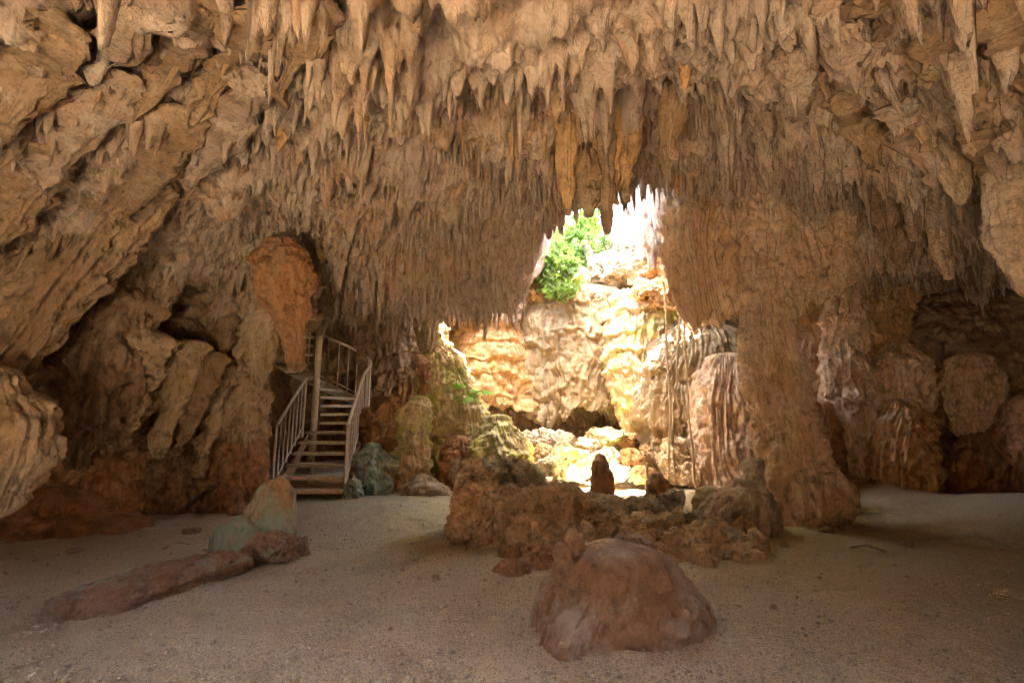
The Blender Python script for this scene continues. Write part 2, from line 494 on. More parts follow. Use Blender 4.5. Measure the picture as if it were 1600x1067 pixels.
def ground_mat():
    m, nt, b, out = _nt('pale_gravel')
    L = nt.links
    pos = N(nt, 'ShaderNodeNewGeometry').outputs['Position']
    big = ramp(nt, noise(nt, pos, 0.55, 4, 0.6), 0.38, 0.66)
    col = mix(nt, big, (0.74, 0.62, 0.42), (0.64, 0.52, 0.35))
    v = N(nt, 'ShaderNodeTexVoronoi'); v.inputs['Scale'].default_value = 130; L.new(pos, v.inputs['Vector'])
    hs = N(nt, 'ShaderNodeSeparateXYZ'); L.new(v.outputs['Color'], hs.inputs[0])
    col = mix(nt, mul(nt, ramp(nt, hs.outputs[0], 0.55, 1.0), 0.6), col, (0.82, 0.74, 0.58))
    col = mix(nt, mul(nt, ramp(nt, hs.outputs[1], 0.72, 0.95), 0.7), col, (0.16, 0.12, 0.08))
    sp = ramp(nt, noise(nt, pos, 95, 4, 0.7), 0.6, 0.72)
    col = mix(nt, mul(nt, sp, 0.5), col, (0.22, 0.16, 0.10))
    md = ramp(nt, noise(nt, pos, 2.2, 7, 0.75), 0.5, 0.72)
    col = mix(nt, mul(nt, md, 0.4), col, (0.38, 0.28, 0.17))
    # browner mix towards the right, greyer towards the left, edges broken by noise
    sx = N(nt, 'ShaderNodeSeparateXYZ'); L.new(pos, sx.inputs[0])
    wob = N(nt, 'ShaderNodeMath', operation='MULTIPLY_ADD'); L.new(noise(nt, pos, 0.8, 6, 0.7), wob.inputs[0]); wob.inputs[1].default_value = 3.5; L.new(sx.outputs[0], wob.inputs[2])
    col = mix(nt, mul(nt, ramp(nt, wob.outputs[0], 2.8, 5.0), 0.5), col, (0.40, 0.25, 0.12))
    gl = N(nt, 'ShaderNodeMath', operation='MULTIPLY_ADD'); L.new(noise(nt, pos, 0.9, 6, 0.7), gl.inputs[0]); gl.inputs[1].default_value = -3.0; L.new(sx.outputs[0], gl.inputs[2])
    col = mix(nt, mul(nt, ramp(nt, gl.outputs[0], -2.0, -4.4), 0.4), col, (0.46, 0.46, 0.36))
    L.new(col, b.inputs['Base Color']); b.inputs['Roughness'].default_value = 0.9
    b.inputs['Specular IOR Level'].default_value = 0.2
    bp = N(nt, 'ShaderNodeBump'); bp.inputs['Strength'].default_value = 0.9; bp.inputs['Distance'].default_value = 0.012
    L.new(v.outputs['Distance'], bp.inputs['Height'])
    b2 = N(nt, 'ShaderNodeBump'); b2.inputs['Strength'].default_value = 0.8; b2.inputs['Distance'].default_value = 0.03
    L.new(noise(nt, pos, 22, 6, 0.75), b2.inputs['Height']); L.new(bp.outputs[0], b2.inputs['Normal'])
    L.new(b2.outputs[0], b.inputs['Normal'])
    return m


def plain(name, c, rgh=0.5, metal=0.0, var=0.25, sc=12, trans=None):
    m, nt, b, out = _nt(name)
    pos = N(nt, 'ShaderNodeNewGeometry').outputs['Position']
    f = ramp(nt, noise(nt, pos, sc, 5, 0.65), 0.3, 0.7)
    col = mix(nt, f, tuple(x * (1 - var) for x in c), tuple(min(1, x * (1 + var)) for x in c))
    nt.links.new(col, b.inputs['Base Color'])
    b.inputs['Roughness'].default_value = rgh; b.inputs['Metallic'].default_value = metal
    if trans:
        t = N(nt, 'ShaderNodeBsdfTranslucent'); t.inputs[0].default_value = (*trans, 1)
        mx = N(nt, 'ShaderNodeMixShader'); mx.inputs[0].default_value = 0.45
        nt.links.new(b.outputs[0], mx.inputs[1]); nt.links.new(t.outputs[0], mx.inputs[2]); nt.links.new(mx.outputs[0], out.inputs[0])
    return m


M['ground'] = ground_mat()
M['steel'] = plain('weathered_painted_steel', (0.80, 0.70, 0.58), 0.42, 0.35, 0.2, 20)
M['tread'] = plain('worn_tread_metal', (0.66, 0.52, 0.38), 0.5, 0.1, 0.3, 14)
M['leaf'] = plain('sunlit_leaf', (0.13, 0.20, 0.04), 0.5, 0, 0.5, 5, trans=(0.32, 0.42, 0.07))
M['fern'] = plain('fresh_leaf', (0.14, 0.34, 0.03), 0.45, 0, 0.3, 8, trans=(0.30, 0.60, 0.05))
M['bark'] = plain('bark', (0.30, 0.24, 0.17), 0.85, 0, 0.35, 18)
M['root'] = plain('pale_root', (0.60, 0.44, 0.28), 0.8, 0, 0.25, 30)
M['soil'] = plain('soil', (0.16, 0.13, 0.07), 0.95, 0, 0.4, 5)

# ------------------------------------------------------------------ the setting
def rbf(pts, eps=2.2, lam=0.02):
    pts = np.array(pts, float)
    X, z = pts[:, :2], pts[:, 2]
    d = np.linalg.norm(X[:, None] - X[None], axis=2)
    K = np.sqrt(d * d + eps * eps)
    n = len(X)
    A = np.zeros((n + 1, n + 1)); A[:n, :n] = K - lam * np.eye(n); A[:n, n] = A[n, :n] = 1
    w = np.linalg.solve(A, np.append(z, 0))

    def f(x, y):
        r = np.full(np.shape(x), w[n])
        for k in range(n):
            r = r + w[k] * np.sqrt((x - X[k, 0])**2 + (y - X[k, 1])**2 + eps * eps)
        return r
    return f


CEIL_CTRL = [(-7, -3, 2.6), (0, -3, 3.2), (8, -3, 2.9), (-6, 1, 2.5), (-3, 1, 3.1), (0, 1, 3.15), (4, 1, 3.1), (8, 1, 2.6),
             (-2, 2.2, 3.2), (0, 2.2, 3.35), (2, 2.2, 3.35), (-4, 2.6, 2.75), (4.5, 2.6, 3.1),
             (-6, 4, 2.0), (-4, 4, 2.85), (-2, 4, 3.55), (0, 4, 3.95), (2, 4, 3.95), (4, 4, 3.65), (6, 4, 3.2), (8, 4, 2.7),
             (-6, 6, 2.0), (-4.2, 5.5, 2.9), (-2, 5.5, 3.5), (0, 5.3, 3.9), (1.5, 5.3, 4.2), (3, 5.4, 4.15), (4.6, 5.4, 3.85), (5.8, 5.4, 3.7), (7.5, 6, 3.3),
             (-4, 7.2, 3.05), (-2, 7, 3.1), (-0.5, 7, 3.1), (2.6, 6.6, 4.4), (3.6, 6.8, 4.0), (4.7, 7, 3.9), (6.5, 7.5, 3.6),
             (-5, 9, 3.1), (-2, 9.2, 3.4), (0, 9.0, 3.5), (4.5, 9, 3.3), (7, 9, 3.5), (0, 12, 3.6), (-4, 12, 3.6), (5, 12, 3.6)]
ceil_base = rbf(CEIL_CTRL)


def hole_sdf(x, y):
    """negative where the roof is open to the sky"""
    w = 0.16 * fbm(x * 1.7, y * 1.7, 0, 301, 3)
    def box(cx, cy, hx, hy, r):
        qx, qy = np.abs(x - cx) - hx + r, np.abs(y - cy) - hy + r
        return np.hypot(np.maximum(qx, 0), np.maximum(qy, 0)) + np.minimum(np.maximum(qx, qy), 0) - r
    a = box(1.27, 9.7, 1.0, 3.85, 0.7)
    b = box(2.1, 9.0, 1.5, 1.6, 0.6)
    b = np.minimum(b, box(1.0, 8.3, 2.85, 0.85, 0.5))  # hidden extension behind the roof lip, added to light the standing stones
    c = np.hypot(x + 2.9, y - 9.1) - 0.72
    e = np.hypot((x + 1.0) * 0.85, y + 2.5) - 1.6  # unseen roof hole behind the camera, added for fill light
    return np.minimum(np.minimum(np.minimum(a, b), c), e) + w


def ceil_z(x, y, fine=True):
    x = np.asarray(x, float); y = np.asarray(y, float)
    z = ceil_base(x, y)
    z = z + 0.20 * fbm(x * 0.8, y * 0.8, 3.3, 200, 3)
    # hanging masses running in loose rows
    m1 = sstep(-0.05, 0.5, fbm(x * 1.0, y * 1.3, 0, 205, 3))
    z = z - 0.28 * m1
    if not fine: return z
    wx = x + 0.16 * fbm(x * 2.2, y * 2.2, 0, 210, 4); wy = y + 0.16 * fbm(x * 2.2, y * 2.2, 5, 211, 4)
    needle = sstep(-0.15, 0.35, fbm(x * 1.1, y * 1.1, 7, 220, 3) + 0.9 * sstep(4.2, 6.0, y) * sstep(3.5, 1.5, np.abs(x + 0.8)) + 0.7 * sstep(1.2, 2.6, x) * sstep(2.5, 4.0, y))
    blade = sstep(-2.2, -3.6, x) + sstep(3.0, 4.6, x) * sstep(6.5, 4, y)   # walls side: stretched into blades
    # big cones
    for s, L, r, sd, g in ((0.55, 0.26, 0.48, 230, 1.8), (0.24, 0.40, 0.44, 231, 1.5), (0.13, 0.36, 0.42, 232, 1.2), (0.12, 0.32, 0.42, 234, 1.2), (0.068, 0.17, 0.43, 233, 1.0), (0.06, 0.14, 0.43, 235, 1.0)):
        an = 1 + 1.2 * np.clip(blade, 0, 1) if s > 0.1 else 1
        # blades run towards the opening
        ux, uy = wx - 1.2, wy - 7.5
        f1, f2, c = vor2(wx / s / an, wy / s, sd)
        cone = np.clip(1 - f1 / (r * (0.55 + 0.6 * c)), 0, 1)
        cone = cone * (0.6 + 0.4 * cone)
        amp = L * (0.10 + 1.15 * c**(g * 1.6)) * (0.10 + 0.90 * needle if s < 0.5 else (0.25 + 0.75 * m1))
        rib = 1 + (0.38 * vn(x * 21, y * 21, 3, sd + 60) + 0.25 * vn(x * 47, y * 47, 3, sd + 61)) * (1 if s > 0.1 else 0.4)
        z = z - amp * np.minimum(cone, 0.62 + 0.5 * vn(np.floor(c * 40), 0.5, 0.5, sd + 62) ** 2) * rib if s < 0.4 else z - amp * cone * rib
    # thin hanging curtains along wandering cracks
    for sd, sc, dp in ((236, 1.5, 0.24), (237, 2.6, 0.16)):
        rn = fbm(wx * sc, wy * sc * 0.8, 4, sd, 3)
        line = np.clip(1 - np.abs(rn) / 0.055, 0, 1)
        sc2 = 0.55 + 0.6 * vn(x * 9, y * 9, 1, sd + 5) + 0.35 * vn(x * 24, y * 24, 1, sd + 6)
        z = z - dp * line * np.clip(sc2, 0, 1.4) * sstep(-0.2, 0.35, vn(x * 0.8, y * 0.8, 2, sd + 7))
    # crusty popcorn between the needles
    z = z - (0.085 * fbm(x * 5, y * 5, 0, 240, 4) + 0.03 * fbm(x * 22, y * 22, 0, 241, 3)) * (1.15 - 0.5 * needle)
    q1, _, _ = vor2(x / 0.038, y / 0.038, 244)
    z = z - 0.022 * (0.6 - q1)
    return z


def axis_coords(brk):
    out = [brk[0][0]]
    for (a, st), (b, _) in zip(brk[:-1], brk[1:]):
        n = max(1, int(round((b - a) / st)))
        out += list(a + (b - a) * (np.arange(n) + 1) / n)
    return np.array(out)


def make_ceiling():
    xs = axis_coords([(-9, 0.12), (-6.6, 0.014), (-4.5, 0.0095), (4.5, 0.014), (8.2, 0.1), (11, 1)])
    ys = axis_coords([(-6.5, 0.12), (1.0, 0.03), (1.9, 0.0095), (7.9, 0.02), (9.4, 0.05), (14, 1)])
    X, Y = np.meshgrid(xs, ys)
    Z = ceil_z(X, Y)
    h = hole_sdf(X, Y)
    Zs = ceil_z(X, Y, False)
    Z = Zs + (Z - Zs) * (0.12 + 0.88 * sstep(-0.22, 0.12, h))
    Z = Z + 1.7 * sstep(0.05, -0.55, h) * (0.75 + 0.25 * fbm(X * 3, Y * 3, Z * 2, 250, 3))
    V = np.stack([X, Y, Z], -1).reshape(-1, 3)
    Q = grid_quads(len(ys), len(xs))[:, ::-1]
    keep = (h.ravel()[Q] > -0.5).any(1)
    o = mesh_obj('ceiling', V, Q[keep], M['ceil'])
    tag(o, 'rough limestone cave roof hung with dense needle like drips', None, None, 'structure')


WALL_CTRL = [(-0.6, -5.9), (-2.2, -5.8), (-4.2, -5.6), (-5.2, -4.6), (-6.0, -2), (-6.3, 1), (-6.3, 3.4), (-6.1, 5.0), (-5.3, 6.4), (-5.2, 8.0), (-4.9, 9.8), (-3.4, 10.7), (-1.4, 11.0), (0.6, 11.2), (2.1, 11.0),
             (3.3, 10.0), (4.2, 9.2), (5.4, 8.9), (7.0, 8.8), (8.8, 8.2), (9.6, 6), (9.2, 3), (8.8, 0), (8.2, -3), (6.8, -5), (4.6, -5.6), (2.2, -5.8), (0.4, -5.9), (-0.7, -5.85)]


def make_wall():
    c = np.array(WALL_CTRL, float)
    t = np.linspace(0, len(c) - 1, 2200)
    x, y = cr(c[:, 0], t), cr(c[:, 1], t)
    tx, ty = np.gradient(x), np.gradient(y)
    l = np.hypot(tx, ty); tx /= l; ty /= l
    nx, ny = ty, -tx                          # towards the inside
    s = np.concatenate([[0], np.cumsum(np.hypot(np.diff(x), np.diff(y)))])
    top = np.full_like(s, 4.6)
    rim = (y > 9.5) & (x > -0.2) & (x < 4.0)
    top = np.where(rim, 3.7, top)
    k = np.ones(41) / 41; top = np.convolve(np.pad(top, 20, 'edge'), k, 'valid')
    nz = 210
    v = np.linspace(0, 1, nz)[:, None]
    Z = -0.3 + (top[None] + 0.3) * v
    S = np.broadcast_to(s[None], Z.shape)
    X0 = np.broadcast_to(x[None], Z.shape); Y0 = np.broadcast_to(y[None], Z.shape)
    d = 0.30 * fbm(S * 0.7, Z * 0.9, 0, 260, 3)
    d += 0.55 * sstep(1.6, 3.8, Z) * sstep(4.5, 2.0, X0) - 0.25 * sstep(1.2, 0.3, Z)
    q = Z * 1.5 + 0.8 * fbm(S * 0.8, Z * 0.4, 2, 261, 3)
    fr = q - np.floor(q)
    d += 0.26 * (vn(np.floor(q) * 3.1, S * 0.9, 0, 262) * 0.5 + 0.6) * (sstep(0, 0.12, fr) * (1 - fr))
    w = 0.8 * vn(S * 1.5, Z * 0.6, 0, 263) + 0.3 * vn(S * 4, Z * 2, 0, 264)
    d += 0.075 * (0.6 + 0.5 * vn(S, Z * 1.4, 0, 265)) * np.abs(np.sin(math.pi * (S * 4.2 + w)))
    d += 0.03 * np.abs(np.sin(math.pi * (S * 11 + w * 2.3)))
    d += 0.05 * fbm(S * 5, Z * 4, 0, 266, 4)
    h1, _, hc = vor2(S * 6, Z * 2.2, 267)
    d += 0.07 * np.clip(1 - h1 * 1.8, 0, 1) * hc
    X = X0 + nx[None] * d; Y = Y0 + ny[None] * d
    V = np.stack([X, Y, Z], -1).reshape(-1, 3)
    Q = grid_quads(nz, len(s))
    o = mesh_obj('cave_wall', V, Q, M['wall'])
    tag(o, None, None, None, 'structure')


def ground_z(x, y):
    z = 0.035 * fbm(x * 0.6, y * 0.6, 0, 270, 3)
    z = z + 0.34 * np.exp(-(((x - 6.2) / 1.1)**2 + ((y - 5.0) / 1.5)**2)) + 0.2 * np.exp(-(((x - 5.2) / 0.5)**2 + ((y - 6.7) / 0.4)**2))
    z = z + 0.045 * np.exp(-(((x - 0.85) / 0.62)**2 + ((y - 2.95) / 0.55)**2)) + 0.05 * np.exp(-(((x - 1.1) / 1.5)**2 + ((y - 4.7) / 1.1)**2))
    z = z + 0.18 * sstep(-5.0, -6.0, x) + 0.25 * sstep(9.2, 10.6, y)
    return z


def make_ground():
    xs = axis_coords([(-14, 0.5), (-6.5, 0.02), (7.5, 0.5), (14, 1)])
    ys = axis_coords([(-10, 0.5), (1.8, 0.013), (5.0, 0.02), (9.0, 0.08), (12, 0.5), (14, 1)])
    X, Y = np.meshgrid(xs, ys)
    Z = ground_z(X, Y) + 0.008 * fbm(X * 7, Y * 7, 0, 275, 3) + 0.0045 * fbm(X * 30, Y * 30, 0, 276, 2)
    fp = vn(X * 3.2, Y * 3.2, 0, 277)
    Z -= 0.022 * sstep(0.3, 0.65, fp) - 0.012 * fbm(X * 2.2, Y * 2.2, 0, 278, 3)
    V = np.stack([X, Y, Z], -1).reshape(-1, 3)
    o = mesh_obj('ground', V, grid_quads(len(ys), len(xs)), M['ground'])
    tag(o, None, None, None, 'structure')
    # loose grit lying on the floor
    rs = np.random.default_rng(5)
    n = 16000
    py = 740 + (1075 - 740) * rs.random(n)**0.8; px = -20 + 1640 * rs.random(n)
    u = (px - 800) / F; v = (533.5 - py) / F
    D = -CAMH / (SP + v * CP) * (CP - v * SP); x = u * D / (CP - v * SP)
    z = ground_z(x, D)
    D0, Q0 = cube_sphere(2)
    sz = 0.0025 + 0.012 * rs.random(n)**7
    rot = rs.random(n) * 6.28
    sh = 1 + 0.35 * rs.standard_normal((n, len(D0)))[:, :, None]
    p = D0[None] * sh * sz[:, None, None] * np.array([1, 0.8, 0.55])
    p = p + np.stack([x, D, z + sz * 0.4], -1)[:, None, :]
    Q = (Q0[None] + (np.arange(n) * len(D0))[:, None, None]).reshape(-1, 4)
    g = mesh_obj('grit', p.reshape(-1, 3), Q, M['grit'], smooth=False)
    tag(g, 'loose pale and dark grit strewn over the cave floor', None, None, 'stuff')


M['grit'] = plain('grit', (0.40, 0.33, 0.25), 0.9, 0, 0.6, 45)


def make_world():
    w = bpy.data.worlds.new('World'); SC.world = w; w.use_nodes = True
    nt = w.node_tree
    bg = nt.nodes['Background']
    sky = nt.nodes.new('ShaderNodeTexSky'); sky.sky_type = 'NISHITA'; sky.sun_disc = False
    sky.sun_elevation = SUN_EL; sky.sun_rotation = SUN_AZ
    sky.air_density = 1.0; sky.dust_density = 5.0
    nt.links.new(sky.outputs[0], bg.inputs[0]); bg.inputs[1].default_value = 0.12
    l = bpy.data.lights.new('sun', 'SUN'); l.energy = 4.5; l.angle = math.radians(0.5); l.color = (1, 0.90, 0.76)
    o = bpy.data.objects.new('sun', l); COL.objects.link(o)
    # direction towards the sun, azimuth measured clockwise from +Y
    d = np.array([math.sin(SUN_AZ) * math.cos(SUN_EL), math.cos(SUN_AZ) * math.cos(SUN_EL), math.sin(SUN_EL)])
    from mathutils import Vector
    o.rotation_euler = Vector(d).to_track_quat('Z', 'Y').to_euler()


SUN_EL = math.radians(80)
SUN_AZ = math.radians(190)


def make_camera():
    c = bpy.data.cameras.new('camera'); o = bpy.data.objects.new('camera', c); COL.objects.link(o)
    c.sensor_fit = 'HORIZONTAL'; c.sensor_width = 36; c.lens = F / 1600 * 36
    c.clip_end = 500; c.clip_start = 0.05
    o.location = (0, 0, CAMH); o.rotation_euler = (math.pi / 2 + PITCH, 0, 0)
    SC.camera = o
    SC.view_settings.view_transform = 'Standard'; SC.view_settings.look = 'None'
    SC.view_settings.exposure = 6.2; SC.view_settings.gamma = 1
    cy = SC.cycles
    cy.use_denoising = True; cy.denoiser = 'OPENIMAGEDENOISE'
    cy.max_bounces = 9; cy.diffuse_bounces = 6; cy.glossy_bounces = 2; cy.transmission_bounces = 3; cy.volume_bounces = 1
    cy.sample_clamp_indirect = 6.0; cy.caustics_reflective = False; cy.caustics_refractive = False


make_camera(); make_world(); make_ceiling(); make_wall(); make_ground()

# ------------------------------------------------------------------ big dripstone masses
def L(name, rows, mat, label, cat, group=None, **kw):
    o = lump(name, rows, M[mat], **kw)
    return tag(o, label, cat, group)


# left side
L('hanging_rock_mass', [(200, 160, 560, 6.4), (300, 175, 560), (380, 185, 520), (440, 195, 500), (510, 215, 470), (560, 225, 425), (600, 240, 395, 6.4)], 'brown',
  'wide cracked rock mass hanging behind the elephant shaped pendant, left of the stairs', 'rock mass', seed=3, depth=0.45, nf=16, fa=0.09, rough=0.09, rfreq=3.5, tiers=0.16, tfreq=1.7, hem=0.28, big=0.12)
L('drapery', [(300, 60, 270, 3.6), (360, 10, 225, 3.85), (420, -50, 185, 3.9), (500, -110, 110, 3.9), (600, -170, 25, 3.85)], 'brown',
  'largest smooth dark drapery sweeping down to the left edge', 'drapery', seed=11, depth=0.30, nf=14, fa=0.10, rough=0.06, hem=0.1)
L('drapery', [(330, 180, 330, 5.0), (400, 150, 290), (460, 135, 262), (500, 128, 225)], 'tan',
  'tan drapery bulge with fringed hem above the dark hanging clump', 'drapery', seed=14, depth=0.55, nf=14, fa=0.09, rough=0.06, hem=0.18, tiers=0.08, tfreq=2.5)
L('stalactite_clump', [(470, 110, 240, 4.9), (520, 92, 228), (560, 85, 225), (610, 88, 215), (660, 92, 190), (700, 100, 150, 4.9), (718, 112, 136)], 'brown',
  'stout dark clump of fused stalactites hanging low over the left floor', 'stalactite', seed=15, depth=0.8, nf=9, fa=0.13, rough=0.06, tiers=0.12, tfreq=2.0, hem=0.16)
L('stalactite_clump', [(540, 150, 265, 5.0), (600, 150, 240), (660, 155, 205), (700, 160, 185)], 'tan',
  'slanting fluted drip fan tapering to a point beside the dark clump', 'stalactite', seed=17, depth=0.6, nf=9, fa=0.03, rough=0.08, hem=0.1)
L('flowstone_fan', [(600, -70, 35, 3.4), (645, -75, 68), (690, -75, 76), (735, -60, 62), (775, -50, 30)], 'tan',
  'pale fluted fan of flowstone jutting in at the left edge', 'flowstone', seed=18, depth=0.8, nf=12, fa=0.04, rough=0.05)
for k, (rows, lab) in enumerate([
        ([(545, 270, 325, 5.3), (600, 260, 302), (650, 247, 280), (700, 238, 262), (712, 242, 252)], 'first thick slanting stalactite right of the dark clump'),
        ([(560, 312, 352, 5.5), (620, 296, 330), (670, 280, 306), (705, 266, 284)], 'second thick slanting stalactite, ending just above the brown mound'),
        ([(575, 336, 364, 5.9), (640, 322, 346), (700, 310, 330), (740, 304, 318)], 'greyish slanting stalactite reaching lowest behind the left pillar'),
        ([(560, 225, 262, 5.2), (610, 215, 250), (650, 212, 232)], 'shortest slanting stalactite beside the fluted fan'),
        ([(590, 360, 400, 6.0), (640, 345, 372), (665, 345, 358)], 'small stalactite tucked behind the top of the left pillar')]):
    L('stalactite', rows, 'tan' if k % 2 == 0 else 'brown', lab, 'stalactite', seed=20 + k, depth=0.75, nf=6, fa=0.022, rough=0.05)
t = empty('stone_pillar', G(370, 790)); tag(t, 'knobbly tan stone pillar standing left of the staircase', 'stone pillar')
lump('shaft', [(592, 358, 414, 6.3), (610, 352, 417), (660, 350, 415), (690, 342, 412), (720, 338, 408)], M['tan'], seed=30, depth=0.9, nf=9, fa=0.05, rough=0.05, tiers=0.06, tfreq=3, popcorn=0.02, parent=None).parent = t
lump('cap', [(575, 378, 400, 6.3), (585, 374, 404), (598, 372, 408)], M['tan'], seed=31, depth=0.9, rough=0.03).parent = t
lump('base', [(700, 338, 412, 6.25), (730, 326, 414), (760, 328, 410), (800, 318, 408)], M['rust'], seed=32, depth=0.9, nf=10, fa=0.05, rough=0.05, tiers=0.06, tfreq=3).parent = t
for ch in t.children: ch.matrix_parent_inverse = __import__('mathutils').Matrix.Translation([-v for v in t.location])

L('elephant_pendant', [(384, 412, 466, 4.8), (396, 400, 480), (430, 396, 488), (465, 408, 486), (495, 428, 480), (520, 440, 474), (545, 444, 474), (572, 452, 472)], 'rust',
  'rounded orange pendant like an elephant head and trunk, hanging in front of the stairs', 'pendant', seed=33, depth=0.7, rough=0.035, nf=4, fa=0.03, popcorn=0.06, pfreq=22, res=0.009)
L('pendant', [(270, 330, 420, 5.9), (340, 350, 420), (420, 372, 420), (500, 374, 430), (545, 378, 430), (585, 392, 416), (600, 398, 410)], 'tan',
  'smooth brown bulb hanging behind the elephant shaped pendant', 'pendant', seed=34, depth=0.6, rough=0.05, nf=6, fa=0.05, big=0.05)
L('drapery', [(250, 430, 490, 5.6), (290, 436, 480), (330, 442, 470)], 'tan', 'cluster of long tan fingers above the elephant shaped pendant', 'drapery', seed=35, depth=0.6, nf=8, fa=0.08, rough=0.03, hem=0.2)
L('drapery', [(250, 490, 560, 5.5), (310, 492, 556), (370, 500, 545), (400, 508, 530)], 'orange', 'brown curtain panel right of the tan fingers, above the stairs', 'drapery', seed=36, depth=0.5, nf=8, fa=0.06, rough=0.04, hem=0.15)
for k, (rows, mt, lab) in enumerate([
        ([(690, 225, 345, 6.2), (730, 205, 350), (770, 200, 345), (815, 200, 335)], 'brown', 'large rounded brown flowstone mound at the foot of the left wall'),
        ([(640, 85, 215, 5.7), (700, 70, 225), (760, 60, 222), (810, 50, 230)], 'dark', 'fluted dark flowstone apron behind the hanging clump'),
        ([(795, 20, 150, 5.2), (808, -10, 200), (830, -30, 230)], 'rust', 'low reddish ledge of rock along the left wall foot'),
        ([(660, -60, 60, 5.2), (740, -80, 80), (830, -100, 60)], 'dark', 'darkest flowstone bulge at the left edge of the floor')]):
    L('flowstone', rows, mt, lab, 'flowstone', seed=40 + k, depth=0.7, nf=0 if k == 2 else 14, fa=0.03, rough=0.09, tiers=0.04, tfreq=3)

# centre: curtain bunch over the skylight
L('drapery', [(60, 925, 1000, 3.65), (120, 918, 1008), (180, 920, 1004), (240, 928, 994), (280, 942, 986), (300, 950, 978)], 'orange',
  'broad orange curtain hanging right above the skylight', 'drapery', seed=50, depth=0.45, nf=9, fa=0.06, rough=0.03, hem=0.16, res=0.012)
for k, (rows, lab) in enumerate([
        ([(100, 862, 910, 3.55), (180, 866, 905), (250, 870, 900), (300, 875, 898), (335, 884, 893)], 'dark pointed stalactite at the left end of the bunch over the skylight'),
        ([(240, 905, 932, 3.55), (280, 899, 940), (310, 902, 938), (334, 912, 926)], 'blunt leaf shaped stalactite between two spikes over the skylight'),
        ([(200, 930, 962, 3.55), (270, 936, 960), (320, 940, 957), (350, 943, 955), (366, 947, 951)], 'long spike whose tip dips into the bright sky opening'),
        ([(270, 955, 970, 3.6), (300, 957, 968), (318, 960, 965)], 'short purplish tooth right of the long spike'),
        ([(270, 972, 990, 3.65), (300, 974, 986), (316, 977, 982)], 'rightmost short tooth of the bunch over the skylight'),
        ([(90, 1035, 1088, 3.05), (150, 1032, 1082), (200, 1030, 1064), (240, 1033, 1054), (264, 1039, 1046)], 'heavy smooth stalactite right of the orange curtain, bullet shaped tip'),
        ([(-40, 1048, 1092, 2.35), (40, 1052, 1090), (100, 1056, 1086), (135, 1062, 1076)], 'thick stalactite dropping from the top edge above the bullet shaped one'),
        ([(-40, 835, 860, 2.35), (10, 838, 856), (48, 843, 850)], 'small dark stalactite at the top edge, left of the centre'),
        ([(60, 595, 660, 2.9), (100, 603, 650), (120, 612, 622)], 'short forked drapery point under the pale roof patch'),
        ([(440, 645, 692, 7.6), (490, 645, 690), (530, 650, 684), (548, 655, 678)], 'fluted pale stalactite almost touching the rock pinnacle'),
        ([(400, 775, 800, 7.3), (440, 778, 796), (475, 782, 788)], 'pale stalactite at the right end of the low roof fringe')]):
    L('stalactite', rows, ['orange', 'brown', 'brown', 'rust', 'brown', 'brown', 'orange', 'brown', 'tan', 'cream', 'cream'][k], lab, 'stalactite', seed=60 + k, depth=0.7,
      nf=6, fa=0.03, rough=0.02, hem=0.08 if k in (8, 9) else 0, res=0.012)

# curtain and column right of the skylight
L('flowstone_curtain', [(322, 1075, 1150, 6.3), (332, 1052, 1166), (350, 1040, 1173), (400, 1042, 1173), (450, 1052, 1173), (480, 1062, 1172), (498, 1072, 1170)], 'pink',
  'great fluted curtain with ragged hem hanging right of the skylight', 'stone curtain', seed=80, depth=0.5, nf=17, fa=0.14, rough=0.025, hem=0.2, res=0.010)
t = empty('stone_column', (3.05, 5.6, 0)); tag(t, 'tall floor to roof column with flared fluted foot', 'stone column')
lump('shaft', [(180, 1150, 1250, 5.9), (260, 1160, 1240), (340, 1166, 1236), (400, 1170, 1232), (470, 1174, 1236), (540, 1180, 1243, 5.8), (600, 1190, 1258), (650, 1196, 1268), (700, 1202, 1282, 5.7)], M['pink'], seed=81, depth=0.9, nf=10, fa=0.05, rough=0.07, rfreq=4, tiers=0.05, tfreq=2.2, popcorn=0.025).parent = t
lump('foot', [(560, 1200, 1236, 5.65), (620, 1202, 1256, 5.6), (655, 1206, 1268, 5.5), (690, 1206, 1288), (720, 1205, 1292), (735, 1206, 1306), (770, 1208, 1322), (800, 1212, 1322), (822, 1216, 1310)], M['pink'], seed=82, depth=0.85, nf=12, fa=0.035, rough=0.05, tiers=0.06, tfreq=2.1).parent = t
lump('side_flow', [(385, 1172, 1176, 5.75), (430, 1168, 1178), (480, 1162, 1186), (510, 1156, 1190), (545, 1157, 1196), (600, 1164, 1204), (660, 1172, 1214), (720, 1186, 1216), (780, 1200, 1216), (800, 1204, 1214)], M['pink'], seed=83, depth=0.9, nf=8, fa=0.06, rough=0.06, popcorn=0.03, res=0.012).parent = t
for ch in t.children: ch.location = (-3.05, -5.6, 0)

